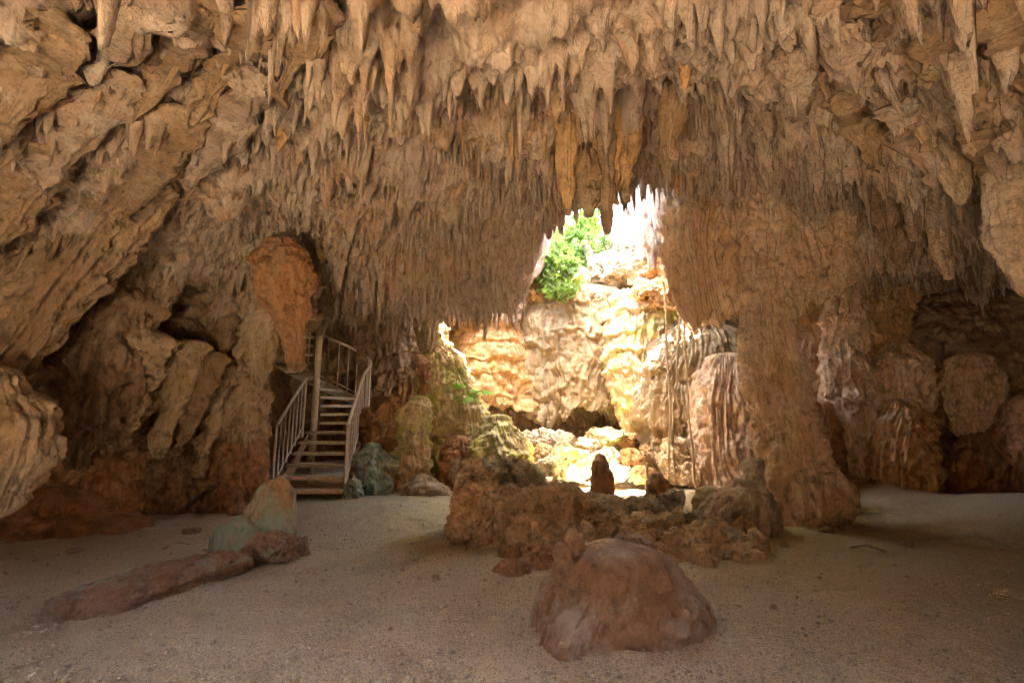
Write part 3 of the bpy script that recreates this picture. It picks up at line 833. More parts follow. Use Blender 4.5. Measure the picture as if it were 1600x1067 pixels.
# right side: roof pieces
for k, (rows, mt, lab, kw) in enumerate([
        ([(210, 1548, 1640, 3.5), (300, 1546, 1650), (360, 1552, 1650), (410, 1570, 1650), (445, 1590, 1645), (465, 1605, 1640)], 'pink', 'large smooth grey stalactite cut by the right edge', dict(nf=5, fa=0.03)),
        ([(290, 1436, 1478, 4.8), (340, 1444, 1476), (390, 1456, 1484), (430, 1472, 1490)], 'pink', 'long pale finger stalactite leaning right over the dark recess', dict(nf=3, fa=0.01, popcorn=0.012)),
        ([(250, 1396, 1445, 5.0), (310, 1406, 1440), (350, 1418, 1440), (372, 1426, 1438)], 'tan', 'blunt stalactite left of the long pale finger', dict(nf=5, fa=0.03)),
        ([(30, 1350, 1404, 2.5), (90, 1362, 1412), (140, 1388, 1414), (166, 1400, 1408)], 'brown', 'slanting dagger of stone high on the right roof', dict(nf=5, fa=0.04)),
        ([(100, 1395, 1440, 2.9), (170, 1410, 1460), (215, 1440, 1462), (232, 1447, 1456)], 'tan', 'second slanting dagger right of and below the first', dict(nf=5, fa=0.04, popcorn=0.02)),
        ([(170, 1440, 1490, 3.35), (240, 1460, 1505), (300, 1488, 1514), (316, 1498, 1508)], 'tan', 'third slanting dagger, nearest the grey edge stalactite', dict(nf=5, fa=0.04, popcorn=0.02)),
        ([(280, 1352, 1400, 4.9), (330, 1362, 1402), (372, 1378, 1398)], 'brown', 'stubby brown stalactite over the dark right recess', dict(nf=5, fa=0.04)),
        ([(300, 1300, 1345, 5.6), (350, 1305, 1342), (400, 1300, 1330), (450, 1298, 1314)], 'pink', 'slender crooked stalactite hanging beside the bright popcorn cluster', dict(nf=4, fa=0.02, popcorn=0.02)),
        ([(440, 1300, 1312, 6.0), (490, 1303, 1311)], 'cream', 'left one of two thin drip tubes above the white fluted flow', dict()),
        ([(440, 1318, 1332, 6.0), (490, 1322, 1330)], 'cream', 'right one of two thin drip tubes above the white fluted flow', dict()),
        ([(330, 1390, 1432, 5.4), (390, 1396, 1425), (420, 1402, 1412)], 'brown', 'shadowed short stalactite behind the blunt one', dict(nf=4, fa=0.03))]):
    kw.setdefault('rough', 0.02)
    L('stalactite', rows, mt, lab, 'stalactite', seed=90 + k, depth=0.75, res=0.011, **kw)
L('drip_cluster', [(330, 1222, 1300, 5.9), (390, 1226, 1320), (430, 1228, 1330), (455, 1232, 1318), (470, 1240, 1300)], 'pink',
  'bright crusty cluster of drips right of the tall column', 'drip cluster', seed=105, depth=0.5, nf=14, fa=0.11, rough=0.09, rfreq=6, popcorn=0.06, pfreq=14, hem=0.2, res=0.011)

# right wall flowstones
for k, (rows, mt, lab, kw) in enumerate([
        ([(440, 1308, 1330, 7.1), (470, 1300, 1342), (500, 1294, 1350), (545, 1290, 1352), (580, 1288, 1362), (615, 1290, 1372), (640, 1288, 1380), (700, 1306, 1386), (740, 1316, 1390), (780, 1322, 1390)], 'pink',
         'tall whitish tiered flow right of the column', dict(nf=13, fa=0.06, tiers=0.10, tfreq=1.6)),
        ([(420, 1245, 1395, 8.1), (450, 1232, 1410), (500, 1230, 1412), (560, 1235, 1410), (620, 1240, 1404), (700, 1250, 1400)], 'orange', 'wide orange fluted dome behind the whitish tiered flow', dict(nf=26, fa=0.06, tiers=0.1, tfreq=1.0)),
        ([(545, 1385, 1425, 7.0), (565, 1368, 1445), (600, 1362, 1452), (640, 1364, 1450), (660, 1375, 1440)], 'pink', 'pale pinkish bracket of flowstone, middle of the right wall', dict(nf=10, fa=0.07, hem=0.12)),
        ([(635, 1385, 1430, 6.7), (660, 1368, 1450), (710, 1364, 1458), (790, 1372, 1462)], 'orange', 'tall reddish fluted buttress standing on the right floor', dict(nf=13, fa=0.08)),
        ([(565, 1492, 1545, 6.8), (590, 1482, 1560), (640, 1488, 1560), (680, 1506, 1552), (700, 1520, 1545)], 'pink', 'jutting pinkish knob with sharp lower edge near the right edge', dict(nf=10, fa=0.06, popcorn=0.03)),
        ([(590, 1436, 1496, 7.2), (630, 1430, 1500), (665, 1438, 1492)], 'rust', 'dim ribbed bracket between the two pinkish ones', dict(nf=12, fa=0.06, hem=0.1)),
        ([(690, 1512, 1600, 6.7), (720, 1500, 1650), (790, 1495, 1660)], 'rust', 'squat dark flowstone in the lower right corner of the wall', dict(nf=14, fa=0.07)),
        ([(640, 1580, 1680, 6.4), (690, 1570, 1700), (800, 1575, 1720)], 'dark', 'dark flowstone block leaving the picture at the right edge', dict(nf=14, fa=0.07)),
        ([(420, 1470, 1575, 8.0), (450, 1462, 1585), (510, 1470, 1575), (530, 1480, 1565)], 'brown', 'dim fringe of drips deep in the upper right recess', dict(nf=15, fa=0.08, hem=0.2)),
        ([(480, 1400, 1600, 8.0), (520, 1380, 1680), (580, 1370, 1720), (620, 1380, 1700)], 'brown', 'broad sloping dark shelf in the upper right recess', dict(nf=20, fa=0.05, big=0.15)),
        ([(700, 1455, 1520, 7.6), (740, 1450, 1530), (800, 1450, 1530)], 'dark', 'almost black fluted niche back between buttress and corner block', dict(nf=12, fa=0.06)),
        ([(728, 1268, 1290, 6.2), (745, 1262, 1305), (790, 1262, 1312)], 'rust', 'small rounded boulder leaning on the foot of the column', dict(rough=0.04)),
        ([(640, 1240, 1300, 6.9), (700, 1235, 1310), (790, 1240, 1330)], 'rust', 'shadowed rust coloured flow directly behind the column foot', dict(nf=14, fa=0.07))]):
    kw.setdefault('rough', 0.05)
    L('flowstone', rows, mt, lab, 'flowstone', seed=110 + k, depth=0.75, **kw)
# the bright flows behind the skylight
for k, (rows, mt, lab, kw) in enumerate([
        ([(508, 1060, 1140, 8.7), (530, 1030, 1180), (560, 1010, 1200), (600, 1000, 1205), (660, 995, 1205), (720, 1010, 1210), (770, 1030, 1215)], 'cream',
         'broad glowing flowstone wall with fluted front behind the hanging roots', dict(nf=24, fa=0.10, tiers=0.12, tfreq=0.9, depth=0.5)),
        ([(570, 1100, 1170, 8.0), (590, 1085, 1190), (640, 1078, 1192), (700, 1080, 1196), (775, 1085, 1200)], 'pink', 'pinkish column bundle right of the hanging roots', dict(nf=13, fa=0.10, depth=0.7)),
        ([(470, 960, 1050, 9.2), (500, 950, 1060), (560, 945, 1060), (620, 960, 1060), (680, 985, 1050), (700, 1000, 1040)], 'algae', 'green stained cream flow left of the hanging roots', dict(nf=16, fa=0.09, hem=0.25, depth=0.6, tiers=0.1)),
        ([(462, 815, 975, 9.7), (520, 812, 985), (580, 815, 985), (630, 825, 980), (650, 830, 960)], 'cream', 'wide cream curtain wall with ragged hem under the skylight ledge', dict(nf=24, fa=0.08, hem=0.4, depth=0.4, big=0.15, tiers=0.12, tfreq=1.2)),
        ([(455, 690, 830, 9.8), (520, 690, 838), (590, 695, 845), (640, 705, 850)], 'orange', 'hollowed orange wall section left of the cream curtain wall', dict(nf=15, fa=0.09, hem=0.3, depth=0.4, big=0.22, tiers=0.1)),
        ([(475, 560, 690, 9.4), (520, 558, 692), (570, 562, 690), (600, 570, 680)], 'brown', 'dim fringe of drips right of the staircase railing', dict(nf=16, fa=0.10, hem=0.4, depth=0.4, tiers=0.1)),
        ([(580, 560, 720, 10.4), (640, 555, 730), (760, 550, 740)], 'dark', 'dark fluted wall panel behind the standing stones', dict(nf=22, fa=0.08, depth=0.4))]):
    L('flowstone', rows, mt, lab, 'flowstone', seed=130 + k, rough=0.05, **kw)

# pinnacle and standing stones
t = empty('rock_pinnacle', (-1.1, 8.1, 0)); tag(t, 'stepped orange and green pinnacle rising from floor to roof, middle of the cave', 'rock pinnacle')
lump('shaft', [(455, 668, 694, 8.3), (500, 668, 694), (535, 664, 704), (560, 655, 722), (600, 652, 738), (650, 652, 744), (700, 650, 740), (765, 640, 740)], M['algae'], seed=140, depth=0.8, nf=9, fa=0.07, rough=0.06, tiers=0.06).parent = t
lump('stepped_ridge', [(560, 695, 715, 8.1), (600, 698, 738), (640, 700, 760), (690, 700, 768), (740, 695, 760)], M['algae'], seed=141, depth=0.7, nf=9, fa=0.07, rough=0.06).parent = t
lump('knob', [(558, 646, 664, 8.0), (570, 642, 668), (582, 648, 664)], M['rust'], seed=142, depth=0.9, rough=0.03).parent = t
lump('leg', [(575, 656, 672, 8.0), (640, 654, 674), (690, 655, 670)], M['rust'], seed=143, depth=0.9, nf=5, fa=0.03, rough=0.04).parent = t
for ch in t.children: ch.location = (1.1, -8.1, 0)
for k, (rows, mt, lab, kw) in enumerate([
        ([(655, 762, 792, 7.7), (680, 745, 818), (705, 732, 828), (735, 722, 826), (770, 715, 822)], 'moss', 'bright mossy yellow green boulder in front of the pinnacle', dict(nf=14, fa=0.06, depth=0.8)),
        ([(625, 642, 668, 7.6), (640, 628, 672), (670, 624, 671), (700, 620, 670), (755, 617, 670)], 'algae', 'pale upright stone with one squared shoulder, greenish right edge', dict(nf=14, fa=0.035, depth=0.8)),
        ([(622, 606, 620, 8.0), (640, 590, 628), (670, 578, 630), (700, 572, 626), (760, 572, 626)], 'orange', 'pointed brown standing stone behind the grey boulder', dict(depth=0.8, big=0.05, nf=7, fa=0.04)),
        ([(640, 565, 585, 8.1), (670, 560, 592), (720, 558, 592)], 'rust', 'narrow reddish standing stone beside the stair railing', dict(depth=0.8, nf=6, fa=0.03)),
        ([(700, 568, 600, 7.4), (715, 556, 614), (735, 550, 618), (762, 552, 616)], 'slab', 'rounded grey green boulder right of the stair foot', dict(depth=0.9, big=0.05)),
        ([(655, 612, 632, 7.7), (680, 608, 636), (710, 614, 636)], 'orange', 'smooth orange hump leaning on the pale upright stone', dict(depth=0.9)),
        ([(690, 700, 735, 7.7), (710, 690, 745), (740, 690, 740), (770, 690, 735)], 'rust', 'rounded orange lump at the foot of the pinnacle', dict(depth=0.9)),
        ([(744, 548, 556, 6.85), (755, 540, 562), (770, 536, 565), (784, 534, 566)], 'slab', 'knee high green tinged stone stub at the stair foot', dict(depth=0.9)),
        ([(752, 640, 680, 7.2), (758, 630, 692), (768, 627, 696), (778, 628, 694)], 'pitlight', 'flat pale sunlit stone lying on the gravel near the standing stones', dict(depth=0.9))]):
    kw.setdefault('rough', 0.075); kw.setdefault('nf', 8); kw.setdefault('fa', 0.03); kw.setdefault('fine', 0.016)
    L('standing_stone' if k not in (4, 8, 0) else 'boulder', rows, mt, lab, 'stone', seed=150 + k, **kw)

# right of the ring: stalagmite with toes
t = empty('stalagmite', (2.55, 5.0, 0)); tag(t, 'broad stalagmite with a chimney top and toe like foot, right of the rubble ring', 'stalagmite')
lump('body', [(758, 1150, 1192, 5.1), (768, 1122, 1200), (790, 1104, 1208), (815, 1096, 1212), (850, 1096, 1216)], M['greybrown'], seed=160, depth=0.85, nf=11, fa=0.035, rough=0.04, popcorn=0.02).parent = t
lump('chimney', [(722, 1167, 1187, 5.1), (740, 1163, 1192), (765, 1158, 1198), (790, 1150, 1204)], M['greybrown'], seed=161, depth=0.9, rough=0.03, popcorn=0.02).parent = t
lump('shoulder', [(768, 1090, 1125, 5.3), (785, 1084, 1130), (810, 1090, 1135)], M['pitlight'], seed=162, depth=0.9, rough=0.04).parent = t
for ch in t.children: ch.location = (-2.55, -5.0, 0)
L('stalagmite', [(712, 930, 945, 6.2), (725, 926, 950), (745, 924, 957), (775, 923, 961), (800, 925, 958)], 'rust', 'red brown pointed stalagmite standing up against the sun patch', 'stalagmite', seed=170, depth=0.9, rough=0.02)
L('stalagmite', [(742, 1018, 1036, 5.7), (755, 1011, 1046), (775, 1010, 1054), (800, 1014, 1060)], 'rust', 'blunt leaning stone stub between pointed stalagmite and broad stalagmite', 'stalagmite', seed=171, depth=0.9, rough=0.04)

# foreground boulder
t = empty('boulder', (0.75, 2.9, 0)); tag(t, 'big smooth brown foreground boulder with drip ridges and small stubs on top', 'boulder')
b = lump('body', [(900, 868, 1060, 2.90), (914, 852, 1082), (942, 842, 1100), (985, 838, 1108), (1030, 842, 1110), (1075, 856, 1100)], M['boulder'], seed=175, depth=0.85, nf=0, rough=0.03, rfreq=7, res=0.006, big=0.03, fine=0.008, popcorn=0.008, pfreq=18)
b.parent = t
lump('ridge', [(918, 905, 950, 2.74), (940, 885, 945, 2.68), (975, 860, 935, 2.62), (1020, 848, 920, 2.58), (1050, 846, 912, 2.56)], M['boulder'], seed=176, depth=0.9, nf=5, fa=0.03, rough=0.045, popcorn=0.02, res=0.007).parent = t
lump('stub', [(826, 888, 902, 2.9), (845, 884, 910), (885, 882, 918)], M['boulder'], seed=177, depth=0.9, rough=0.02, res=0.006).parent = t
lump('stub', [(850, 872, 886, 2.85), (868, 868, 894), (900, 864, 904)], M['boulder'], seed=178, depth=0.9, rough=0.02, res=0.006).parent = t
lump('stub', [(830, 966, 984, 3.0), (840, 961, 1010), (854, 958, 1028), (885, 950, 1036)], M['boulder'], seed=179, depth=0.8, rough=0.03, res=0.006).parent = t
for ch in t.children: ch.location = (-0.75, -2.9, 0)

# left: fallen flat rock with leaning slabs
g = G(230, 925)
rock('flat_rock', (-2.50, 3.42, 0.02), (1.35, 0.60, 0.20), M['log'], seed=7, pit=0.09, rough=0.28, freq=1.4, n=120, box=0.3, rot=math.radians(57), tilt=math.radians(2), pf=3, stretch=1)
tag(bpy.data.objects['flat_rock'], 'long low weathered rock lying on the gravel, green at its far end', 'rock')
rock('flat_rock', (-2.02, 4.12, 0.06), (0.55, 0.40, 0.26), M['log'], seed=9, pit=0.10, rough=0.22, n=70, rot=math.radians(30))
bpy.data.objects['flat_rock.001'].name = 'rock_lump'
tag(bpy.data.objects['rock_lump'], 'lumpy blue green stained rock at the foot of the leaning slabs', 'rock')
L('stone_slab', [(748, 428, 450, 4.3), (762, 408, 458), (790, 386, 462), (820, 374, 463), (850, 376, 458), (885, 398, 452)], 'slab', 'taller leaf shaped slab with a bluish green lit side, left gravel', 'stone slab', seed=181, depth=0.45, rough=0.02, nf=3, fa=0.015, res=0.008)
L('stone_slab', [(812, 362, 392, 4.2), (825, 342, 412), (845, 330, 420), (870, 326, 420)], 'slab', 'lower rounded brown slab leaning before the taller one', 'stone slab', seed=182, depth=0.6, rough=0.02, res=0.008)

# ------------------------------------------------------------------ rubble ring and rear rubble pile
def stone(px, py, D, wpx, hpx, mat, label, seed, dy=None, group=None, name='rubble_stone', **kw):
    u, a, b = ray(px, py)
    s = D / a / F
    w, h = wpx * s, hpx * s
    n = int(np.clip(wpx * 0.95, 28, 130))
    kw.setdefault('rot', 0.0)
    o = rock(name, P(px, py, D), (w * 1.0, (dy or 0.9) * w, h * 1.0), M[mat], seed=seed, n=n, **kw)
    return tag(o, label, 'stone', group)


stone(742, 795, 4.75, 108, 150, 'pit', 'largest pitted rust coloured block at the left end of the rubble ring', 301, pit=0.12, rough=0.2, pf=3.2, box=0.35, dy=0.8)
RING = [
    (800, 745, 5.6, 80, 50, 'pitlight', 'crusty pale stone sunlit at the back of the largest block'),
    (835, 752, 5.9, 42, 52, 'pitlight', 'upright honey coloured stone behind the largest block'),
    (788, 785, 5.1, 60, 50, 'pit', 'brown stone wedged against the right of the largest block'),
    (870, 800, 4.9, 170, 70, 'pit', 'wide cavernous slab lying across the middle of the ring'),
    (850, 845, 4.4, 150, 75, 'pit', 'deeply eroded dark slab under the cavernous one'),
    (790, 830, 4.5, 44, 70, 'tan', 'smooth tan oval stone leaning next to the largest block'),
    (797, 868, 4.1, 44, 38, 'rust', 'small reddish stone on the gravel below the smooth oval'),
    (800, 898, 3.75, 62, 46, 'rust', 'lowest red stone at the front of the ring'),
    (845, 890, 3.9, 56, 44, 'dark', 'dark stone between the lowest red stone and the boulder'),
    (880, 880, 4.0, 60, 44, 'brown', 'yellowish brown stone tucked behind the boulder left stub'),
    (915, 786, 5.5, 60, 34, 'pitgrey', 'flat rough stone at the foot of the pointed stalagmite'),
    (950, 800, 5.3, 72, 44, 'pitgrey', 'grey nubbly stone right in front of the pointed stalagmite'),
    (985, 800, 5.3, 60, 44, 'pitgrey', 'pale nubbly stone to the right of the pointed stalagmite'),
    (930, 835, 4.7, 70, 50, 'pit', 'knotty stone in the middle of the ring above the hollow'),
    (975, 840, 4.6, 66, 48, 'rust', 'red tinged stone at the hollow in the ring'),
    (1012, 808, 5.0, 76, 54, 'pitgrey', 'blue green lichened stone before the blunt stub'),
    (1040, 835, 4.7, 66, 60, 'pitgrey', 'rough stone below the blue green one'),
    (1075, 820, 4.9, 60, 46, 'pitgrey', 'grey stone at the left of the broad stalagmite'),
    (1068, 858, 4.4, 60, 46, 'pitlight', 'pale green knob of rock near the right tip of the ring'),
    (1120, 860, 4.25, 90, 58, 'pitgrey', 'hollowed craggy stone at the right tip of the ring'),
    (1150, 880, 4.05, 70, 30, 'tan', 'low jagged spur pointing right from the ring'),
    (1020, 870, 4.2, 60, 56, 'dark', 'dark stone directly behind the boulder'),
    (985, 872, 4.1, 50, 40, 'brown', 'brown stone hidden half behind the boulder top'),
    (940, 862, 4.3, 60, 44, 'pit', 'small crumbly stone above the boulder stubs'),
    (1105, 835, 4.7, 50, 44, 'pitgrey', 'nubby stone touching the broad stalagmite'),
    (745, 738, 5.2, 90, 30, 'pitlight', 'pale green crust slab topping the largest block'),
    (1050, 785, 5.5, 46, 36, 'pitgrey', 'small grey stone right of the blunt stub'),
    (893, 768, 5.9, 40, 26, 'pit', 'little dark stone at the edge of the sun patch'),
    (905, 868, 4.2, 44, 36, 'dark', 'dark little stone left of the crumbly one'),
]
for k, (px, py, D, w, h, mt, lab) in enumerate(RING):
    big = mt.startswith('pit')
    stone(px, py, D, w, h, mt, lab, 310 + k, pit=0.20 if big else 0.05, rough=0.22 if big else 0.2, pf=3.4, box=0.2, rot=k * 1.3 % 3.1)
# rubble bed: a mound of small chips that carries the ring
rs = np.random.default_rng(9)
D0, Q0 = cube_sphere(6)
Vs, Qs, off = [], [], 0
for k in range(420):
    a = rs.random() * 2 * math.pi; r = math.sqrt(rs.random())
    x, y = 1.05 + 1.35 * r * math.cos(a), 4.75 + 1.0 * r * math.sin(a)
    if y > 5.6 and 0.9 < x < 1.9: continue
    s = 0.03 + 0.10 * rs.random()**1.5
    z = 0.13 * (1 - r * r) + s * 0.2
    d = 1 + 0.35 * fbm(D0[:, 0] * 1.8 + k, D0[:, 1] * 1.8, D0[:, 2] * 1.8, k, 3)
    Vs.append(D0 * d[:, None] * s * (0.7 + 0.6 * rs.random(3)) + [x, y, z]); Qs.append(Q0 + off); off += len(D0)
tag(mesh_obj('rubble', np.vstack(Vs), np.vstack(Qs), M['pit']), 'small chips and crumbs filling the gaps of the rubble ring', None, None, 'stuff')

REAR = [
    (848, 684, 9.3, 44, 30, 'pitlight', 'rounded greenish rock on top left of the rear pile'),
    (875, 690, 9.2, 50, 34, 'pitlight', 'nubbly green rock second from the left on the rear pile'),
    (845, 708, 8.7, 42, 30, 'orange', 'smooth orange stone below the rounded greenish rock'),
    (860, 728, 8.3, 60, 28, 'pitlight', 'flat pale stone at the front left of the rear pile'),
    (892, 722, 8.2, 72, 56, 'moss', 'tall pale yellow block at the front of the rear pile'),
    (945, 688, 9.2, 92, 40, 'algae', 'large layered slab roofing the rear pile'),
    (985, 690, 9.0, 40, 26, 'orange', 'orange wedge under the right end of the layered slab'),
    (920, 700, 8.8, 44, 32, 'pitlight', 'speckled rock under the layered slab'),
    (950, 715, 8.4, 48, 34, 'pitlight', 'pale angular rock in the middle front of the rear pile'),
    (985, 716, 8.3, 44, 36, 'orange', 'orange angular rock right of the pale angular one'),
    (965, 738, 8.0, 50, 26, 'pitlight', 'low rock at the foot of the rear pile'),
    (1002, 742, 7.9, 44, 26, 'orange', 'small orange rock at the right foot of the rear pile'),
    (1050, 718, 8.0, 56, 76, 'pit', 'upright pitted rock behind the hanging roots'),
    (1075, 740, 7.8, 34, 40, 'pit', 'smaller pitted rock leaning on the upright one'),
    (826, 690, 8.9, 30, 40, 'pitlight', 'crusty knob between mossy boulder and rear pile'),
    (812, 700, 8.2, 26, 40, 'moss', 'yellow green lump on the right shoulder of the mossy boulder'),
    (880, 706, 8.9, 36, 28, 'rust', 'reddish stone deep in the left of the rear pile'),
    (1015, 705, 8.6, 32, 30, 'orange', 'loose stone under the glowing wall'),
]
for k, (px, py, D, w, h, mt, lab) in enumerate(REAR):
    stone(px, py, D, w, h, mt, lab, 360 + k, pit=0.08, rough=0.2, rot=k * 0.9 % 3.1, box=0.3, name='pile_stone')

# skylight ledge
LEDGE = [
    (890, 448, 10.2, 130, 60, 'algae', 'wide green and orange boulder forming the left of the skylight ledge'),
    (960, 430, 9.9, 90, 70, 'pitlight', 'crusty grey green boulder in the middle of the skylight ledge'),
    (1010, 420, 9.5, 80, 90, 'pitlight', 'steep lichened rock right of the ledge middle'),
    (1045, 400, 8.8, 70, 110, 'orange', 'orange overhanging block at the right of the skylight'),
    (1022, 462, 8.8, 80, 60, 'orange', 'bulging orange rock under the overhanging block'),
    (985, 480, 9.4, 60, 60, 'pitlight', 'shaded crumbly rock below the ledge middle'),
    (935, 470, 9.8, 70, 40, 'algae', 'salmon and green slab below the ledge'),
    (830, 450, 9.6, 60, 70, 'orange', 'plain orange rock left under the foliage'),
    (948, 398, 10.6, 60, 40, 'pitlight', 'topmost sunlit crag against the sky'),
    (995, 385, 10.2, 50, 40, 'pitlight', 'small bright crag right of the topmost one'),
]
for k, (px, py, D, w, h, mt, lab) in enumerate(LEDGE):
    stone(px, py, D, w, h, mt, lab, 390 + k, pit=0.12, rough=0.26, box=0.3, rot=k * 0.7, name='ledge_rock', dy=0.8)

rs = np.random.default_rng(77)
SPOTS = [(215, 420), (250, 470), (292, 440), (330, 480), (270, 540), (225, 560), (310, 575), (350, 540), (365, 470), (190, 470), (340, 400), (290, 380), (245, 350), (205, 600), (385, 560), (400, 520)]
for k, (px, py) in enumerate(SPOTS):
    w = 22 + 30 * rs.random(); h = 50 + 60 * rs.random(); sl = -0.12 * h - 10 * rs.random(); D0_ = 5.75 + 0.35 * rs.random()
    L('drapery', [(py - h * 0.5, px - w * 0.6 - sl, px + w * 0.6 - sl, D0_), (py, px - w * 0.5, px + w * 0.5), (py + h * 0.5, px - w * 0.28 + sl, px + w * 0.28 + sl)],
      ['tan', 'brown', 'ceil'][k % 3], 'small drip drapery on the cracked rock mass left of the stairs', 'drapery', group='small draperies on the left rock mass', seed=700 + k, depth=0.7, nf=7, fa=0.045, rough=0.05, hem=0.1)


def roof_d(px, py):
    u, a, b = ray(px, py)
    Ds = np.linspace(1.2, 8, 200)
    hit = np.nonzero(CAMH + b * Ds / a > ceil_z(u * Ds / a, Ds, False) - 0.10)[0]
    return Ds[hit[0]] if len(hit) else 4.0


BLADES = [(250, -20, 150, 120, 70, 'uppermost left blade of stone at the top edge'), (330, 20, 200, 200, 56, 'long thin blade above the big dark drapery'),
          (430, 0, 300, 190, 60, 'broad blade left of the pale roof patch'), (170, 130, 60, 290, 80, 'wide blade over the left edge drapery'),
          (90, 50, -10, 220, 80, 'blade in the very top left corner'), (290, 190, 185, 350, 66, 'blade ending over the dark hanging clump'),
          (400, 130, 300, 290, 56, 'slim blade above the cracked rock mass'), (60, 250, -30, 400, 90, 'lowest blade touching the left edge'),
          (500, 20, 430, 150, 50, 'short blade beside the pale roof patch'),
          (1290, 20, 1350, 150, 46, 'first slanting blade of the right roof'), (1385, 0, 1445, 130, 50, 'blade right of the slanting dagger'),
          (1470, 50, 1540, 200, 56, 'wide blade near the top right corner'), (1410, 170, 1470, 300, 46, 'blade running down towards the long pale finger'),
          (1510, 170, 1575, 300, 50, 'blade behind the large grey edge stalactite'), (1320, 160, 1375, 260, 40, 'small blade above the low roof edge on the right'),
          (1230, 90, 1260, 210, 40, 'small hanging blade above the tall column'), (1570, 20, 1640, 170, 60, 'blade leaving the picture in the top right corner')]
for k, (x0, y0, x1, y1, w, lab) in enumerate(BLADES):
    rows = []
    for q, ws in zip((0, 0.3, 0.6, 0.85, 1.0), (1.0, 1.05, 0.8, 0.5, 0.22)):
        x, y = x0 + (x1 - x0) * q, y0 + (y1 - y0) * q
        rows.append((y, x - w * ws * 0.5, x + w * ws * 0.5, roof_d(x, y) * (0.955 - 0.02 * q)))
    L('drapery', rows, 'brown' if k % 3 else 'ceil', lab, 'drapery', seed=800 + k, depth=0.9, nf=6, fa=0.03, rough=0.06, popcorn=0.02, hem=0.08, res=0.01)

rs = np.random.default_rng(91)
for k in range(16):
    px = 75 + 17 * k + 6 * rs.random(); y0 = 470 + 70 * rs.random(); y1 = y0 + 90 + 110 * rs.random(); w = 9 + 9 * rs.random(); D_ = 4.9 + 0.035 * px / 10 + 0.2 * rs.random()
    sl = -0.16 * (y1 - y0) * (1 - px / 700)
    L('stalactite', [(y0, px - w, px + w, D_), ((y0 + y1) / 2, px - w * 0.8 + sl / 2, px + w * 0.75 + sl / 2), (y1, px - w * 0.25 + sl, px + w * 0.25 + sl)], ['tan', 'brown', 'ceil'][k % 3],
      'long thin stalactite hanging along the left wall', 'stalactite', group='long thin stalactites of the left wall', seed=900 + k, depth=0.9, nf=5, fa=0.012, rough=0.04)

for k, (px, py, w, h, lab) in enumerate([(1145, 842, 14, 8, 'small dark pebble beside the toes of the broad stalagmite'), (590, 763, 20, 9, 'small flat grey pebble between the stair foot and the standing stones'),
        (118, 860, 26, 7, 'flat dark stone chip on the left gravel'), (150, 835, 34, 7, 'thin dark clod on the gravel near the left wall'), (1225, 855, 16, 8, 'lone pebble before the column foot'),
        (680, 905, 12, 7, 'little brown pebble left of the red stones'), (1290, 830, 22, 9, 'brown clod in the shade right of the column foot'), (1420, 850, 18, 7, 'pebble on the browner right floor'),
        (610, 985, 10, 6, 'tiny pale pebble on the near gravel'), (1210, 960, 12, 7, 'tiny pebble right of the big boulder'), (300, 830, 30, 8, 'dark crust of earth behind the long flat rock')]):
    g = G(px, py); s = g[1] / F
    o = rock('pebble', g + [0, 0, h * s * 0.35 + float(ground_z(g[0], g[1]))], (w * s, w * s * 0.8, h * s), M['brown' if k % 2 else 'log'], seed=950 + k, n=14, pit=0.03, rough=0.25)
    tag(o, lab, 'stone')
